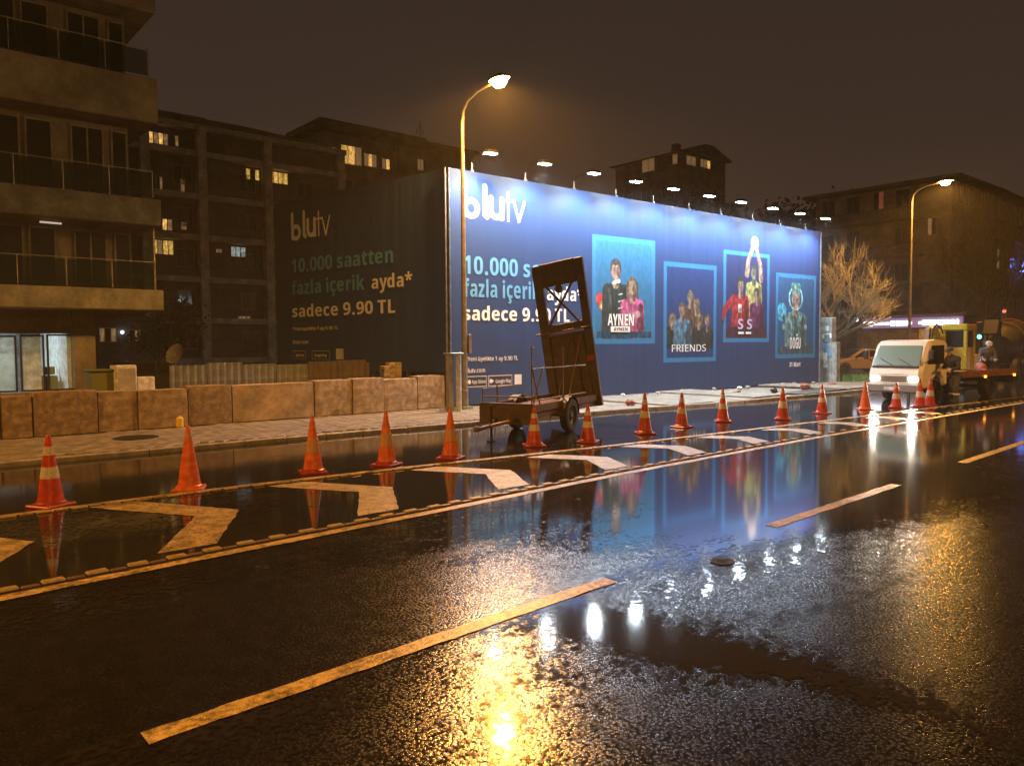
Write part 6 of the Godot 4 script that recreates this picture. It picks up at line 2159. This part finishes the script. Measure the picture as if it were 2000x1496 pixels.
# ---------------------------------------------------------------- trees
func branch(wood: MB, twigs: MB, p: Vector3, d: Vector3, len_: float, r: float, level: int, g: RandomNumberGenerator, droop: float) -> void:
	var pts := [p]
	var rad := [r]
	var q := p
	var dir := d
	var steps := 4 if level < 3 else 3
	for i in steps:
		dir = (dir + Vector3(g.randf_range(-1, 1), g.randf_range(-0.6, 1) + droop, g.randf_range(-1, 1)) * 0.17).normalized()
		q += dir * len_ / steps
		pts.append(q)
		rad.append(r * (1.0 - 0.5 * (i + 1) / steps))
	(wood if level < 2 else twigs).tube(pts, rad, 7 if level < 2 else 4, false)
	if level >= 5 or len_ < 0.12: return
	var kids: int = [3, 3, 4, 4, 3][level]
	for k in kids:
		var f := g.randf_range(0.35, 1.0)
		var at: Vector3 = pts[0].lerp(q, f) if k > 0 else q
		at = pts[clampi(int(f * steps), 0, steps)]
		var side := Vector3(g.randf_range(-1, 1), g.randf_range(-0.2, 0.8), g.randf_range(-1, 1)).normalized()
		branch(wood, twigs, at, (dir + side * 0.85).normalized(), len_ * g.randf_range(0.5, 0.78), maxf(r * 0.5, 0.009), level + 1, g, droop)

func bare_tree(at: Vector3, label: String, limbs: Array, trunk_h: float, r: float, seed_: int, wood_m: Material, twig_m: Material) -> void:
	var g := RandomNumberGenerator.new()
	g.seed = seed_
	var t := thing("bare_tree", at, 0.0, label, "tree")
	var wood := MB.new()
	var twigs := MB.new()
	wood.tube([Vector3(0, -0.1, 0), Vector3(0.03, trunk_h * 0.5, 0.02), Vector3(0, trunk_h, 0)], [r * 1.3, r, r * 0.9], 10)
	for l in limbs:
		branch(wood, twigs, Vector3(0, trunk_h * 0.92, 0), (l[0] as Vector3).normalized(), l[1], r * 0.55, 1, g, 0.12)
	obj("trunk", wood, wood_m, t)
	obj("crown", twigs, twig_m, t)

func leafy_tree(at: Vector3, label: String, h: float, spread: float, seed_: int, group := "", leaves := 2200) -> void:
	var g := RandomNumberGenerator.new()
	g.seed = seed_
	var t := thing("leafy_tree", at, 0.0, label, "tree", group)
	var wood := MB.new()
	wood.tube([Vector3(0, -0.2, 0), Vector3(0.1, h * 0.3, 0), Vector3(0, h * 0.75, 0.1)], [h * 0.03, h * 0.024, h * 0.01], 8)
	var lv := MB.new()
	var lobes := []
	for i in 11:
		var a := g.randf() * TAU
		var rr := spread * sqrt(g.randf()) * 0.75
		var c := Vector3(cos(a) * rr, h * g.randf_range(0.42, 0.9), sin(a) * rr)
		wood.tube([Vector3(0, h * 0.35, 0), c * Vector3(0.5, 0.85, 0.5), c], [h * 0.012, h * 0.008, h * 0.003], 5)
		lobes.append([c, spread * g.randf_range(0.28, 0.5)])
	for i in leaves:
		var l = lobes[g.randi() % lobes.size()]
		var d: Vector3 = Vector3(g.randfn(), g.randfn() * 0.8, g.randfn()) * float(l[1]) * 0.5
		var p: Vector3 = l[0] + d
		var s := h * 0.018 * g.randf_range(0.7, 1.5)
		var u := Vector3(g.randf_range(-1, 1), g.randf_range(-1, 1), g.randf_range(-1, 1)).normalized()
		var w := u.cross(Vector3(g.randf_range(-1, 1), g.randf_range(-1, 1), g.randf_range(-1, 1))).normalized()
		lv.tri(p - u * s, p + w * s * 0.5, p + u * s)
		lv.tri(p - u * s, p + u * s, p - w * s * 0.5)
	obj("trunk", wood, M.bark_dark, t)
	obj("crown", lv, M.leaf_dark, t)

func trees() -> void:
	bare_tree(Vector3(39.2, PAVE - 0.05, -20.3), "bare pale tree fanning its twigs out past the billboard end", [[Vector3(0.2, 1, 0.45), 3.0], [Vector3(0.5, 0.9, 0.8), 3.2], [Vector3(0.2, 0.65, 1.2), 3.2], [Vector3(-0.5, 1, 0.1), 2.6], [Vector3(0.7, 0.4, 1.0), 2.9], [Vector3(-0.2, 0.8, -0.6), 2.4], [Vector3(0.1, 0.35, 1.2), 2.8]], 1.9, 0.16, 3, M.bark, M.twig)
	bare_tree(Vector3(60.5, PAVE - 0.05, -19.2), "tall dark bare street tree in front of the corner block", [[Vector3(0.1, 1, 0.1), 5.0], [Vector3(0.5, 1, 0.4), 4.4], [Vector3(-0.4, 1, -0.6), 4.6], [Vector3(0.2, 0.8, 0.8), 4.0], [Vector3(-0.3, 0.9, -0.2), 4.4]], 3.6, 0.24, 8, M.bark_dark, M.bark_dark)
	leafy_tree(Vector3(11.6, -0.1, -38.5), "dark leafy tree in the yard beside the concrete frame block", 4.6, 1.7, 21, "", 2600)
	var far := [[58.0, -44.0, 15.0, 4.5], [63.0, -44.0, 16.5, 5.0], [69.0, -43.0, 16.5, 4.6], [73.5, -41.0, 17.0, 4.6], [77.0, -40.0, 17.5, 5.0]]
	for i in far.size():
		leafy_tree(Vector3(far[i][0], -0.1, far[i][1]), "dark leafy tree rising behind the billboard end", far[i][2], far[i][3], 50 + i, "dark trees behind the billboard", 2400)
	# grass and weeds round the pillar and the post foot
	var g := RandomNumberGenerator.new()
	g.seed = 77
	var m := MB.new()
	for i in 1500:
		var far_ := i < 1150
		var c := Vector3(36.2, PAVE - 0.03, -17.4) if far_ else Vector3(12.9, PAVE, -17.35)
		var p := c + Vector3(g.randfn() * (0.75 if far_ else 0.3), 0, g.randfn() * (0.45 if far_ else 0.12))
		var h := g.randf_range(0.1, 0.42) if far_ else g.randf_range(0.04, 0.13)
		var a := g.randf() * TAU
		var u := Vector3(cos(a), 0, sin(a)) * h * 0.06
		var tip := p + Vector3(g.randf_range(-0.4, 0.4) * h, h, g.randf_range(-0.4, 0.4) * h)
		m.tri(p - u, p + u, tip)
	var o := obj("grass", m, M.grass)
	tag(o, "green grass and weeds sprouting round the pillar foot", "grass", "", "stuff")

# ---------------------------------------------------------------- debris along the gutter
func lump(at: Vector3, size: Vector3, seed_: int, m: Material, called: String, label: String, category: String, group := "") -> void:
	var nz := noise(seed_, 1.3, FastNoiseLite.TYPE_SIMPLEX_SMOOTH, 2)
	var mb := MB.new()
	var k := 10
	var pt := func(i: int, j: int) -> Vector3:
		var a := TAU * (i % k) / k
		var b := PI * j / 6.0
		var d := Vector3(cos(a) * sin(b), cos(b), sin(a) * sin(b))
		return d * (1.0 + nz.get_noise_3dv(d * 2.2) * 0.5)
	for i in k:
		for j in 6:
			mb.quad(pt.call(i, j + 1) * size, pt.call(i, j) * size, pt.call(i + 1, j) * size, pt.call(i + 1, j + 1) * size)
	var o := obj(called, mb, m)
	o.position = at + Vector3(0, size.y * 0.75, 0)
	tag(o, label, category, group)

func debris() -> void:
	lump(Vector3(17.7, PAVE, -15.1), Vector3(0.2, 0.09, 0.14), 1, M.brick, "broken_brick", "broken red brick lump lying alone on the pale strip", "brick")
	lump(Vector3(23.9, PAVE, -15.5), Vector3(0.2, 0.1, 0.16), 2, M.rubble, "rubble_stone", "stone lump with rusty tint near the billboard foot", "stone")
	lump(Vector3(25.6, PAVE, -15.0), Vector3(0.14, 0.1, 0.13), 3, M.dark_metal, "dark_clod", "small dark clod on the pale concrete strip", "clod")
	lump(Vector3(28.2, PAVE, -15.2), Vector3(0.3, 0.13, 0.16), 4, M.brick, "broken_brick", "longer broken brick lying near the billboard end", "brick")
	lump(Vector3(30.6, PAVE, -15.3), Vector3(0.2, 0.1, 0.15), 5, M.brick, "broken_brick", "dark broken brick by the pillar at the billboard end", "brick")
	var g := RandomNumberGenerator.new()
	g.seed = 19
	for i in 12:
		var x := 20.0 + i * 1.1 + g.randf_range(-0.3, 0.3)
		var zb := lerpf(BL.z, BR.z, (x - BL.x) / (BR.x - BL.x)) + g.randf_range(0.25, 0.6)
		lump(Vector3(x, PAVE, zb), Vector3(g.randf_range(0.06, 0.16), g.randf_range(0.03, 0.07), g.randf_range(0.05, 0.1)), 30 + i, M.rubble if i % 3 else M.white_box, "rubble_piece", "small pale rubble piece along the billboard foot", "rubble", "rubble along the billboard foot")
	# a thin board lying over the kerb edge
	var b := MB.new()
	b.cbox(Vector3.ZERO, Vector3(3.6, 0.03, 0.9), 0.006)
	var o := obj("loose_board", b, M.dark_metal)
	o.position = Vector3(27.0, PAVE + 0.03, -14.15)
	o.rotation = Vector3(0.0, 0.06, 0.008)
	tag(o, "thin dark board lying along the kerb near the billboard end", "board")
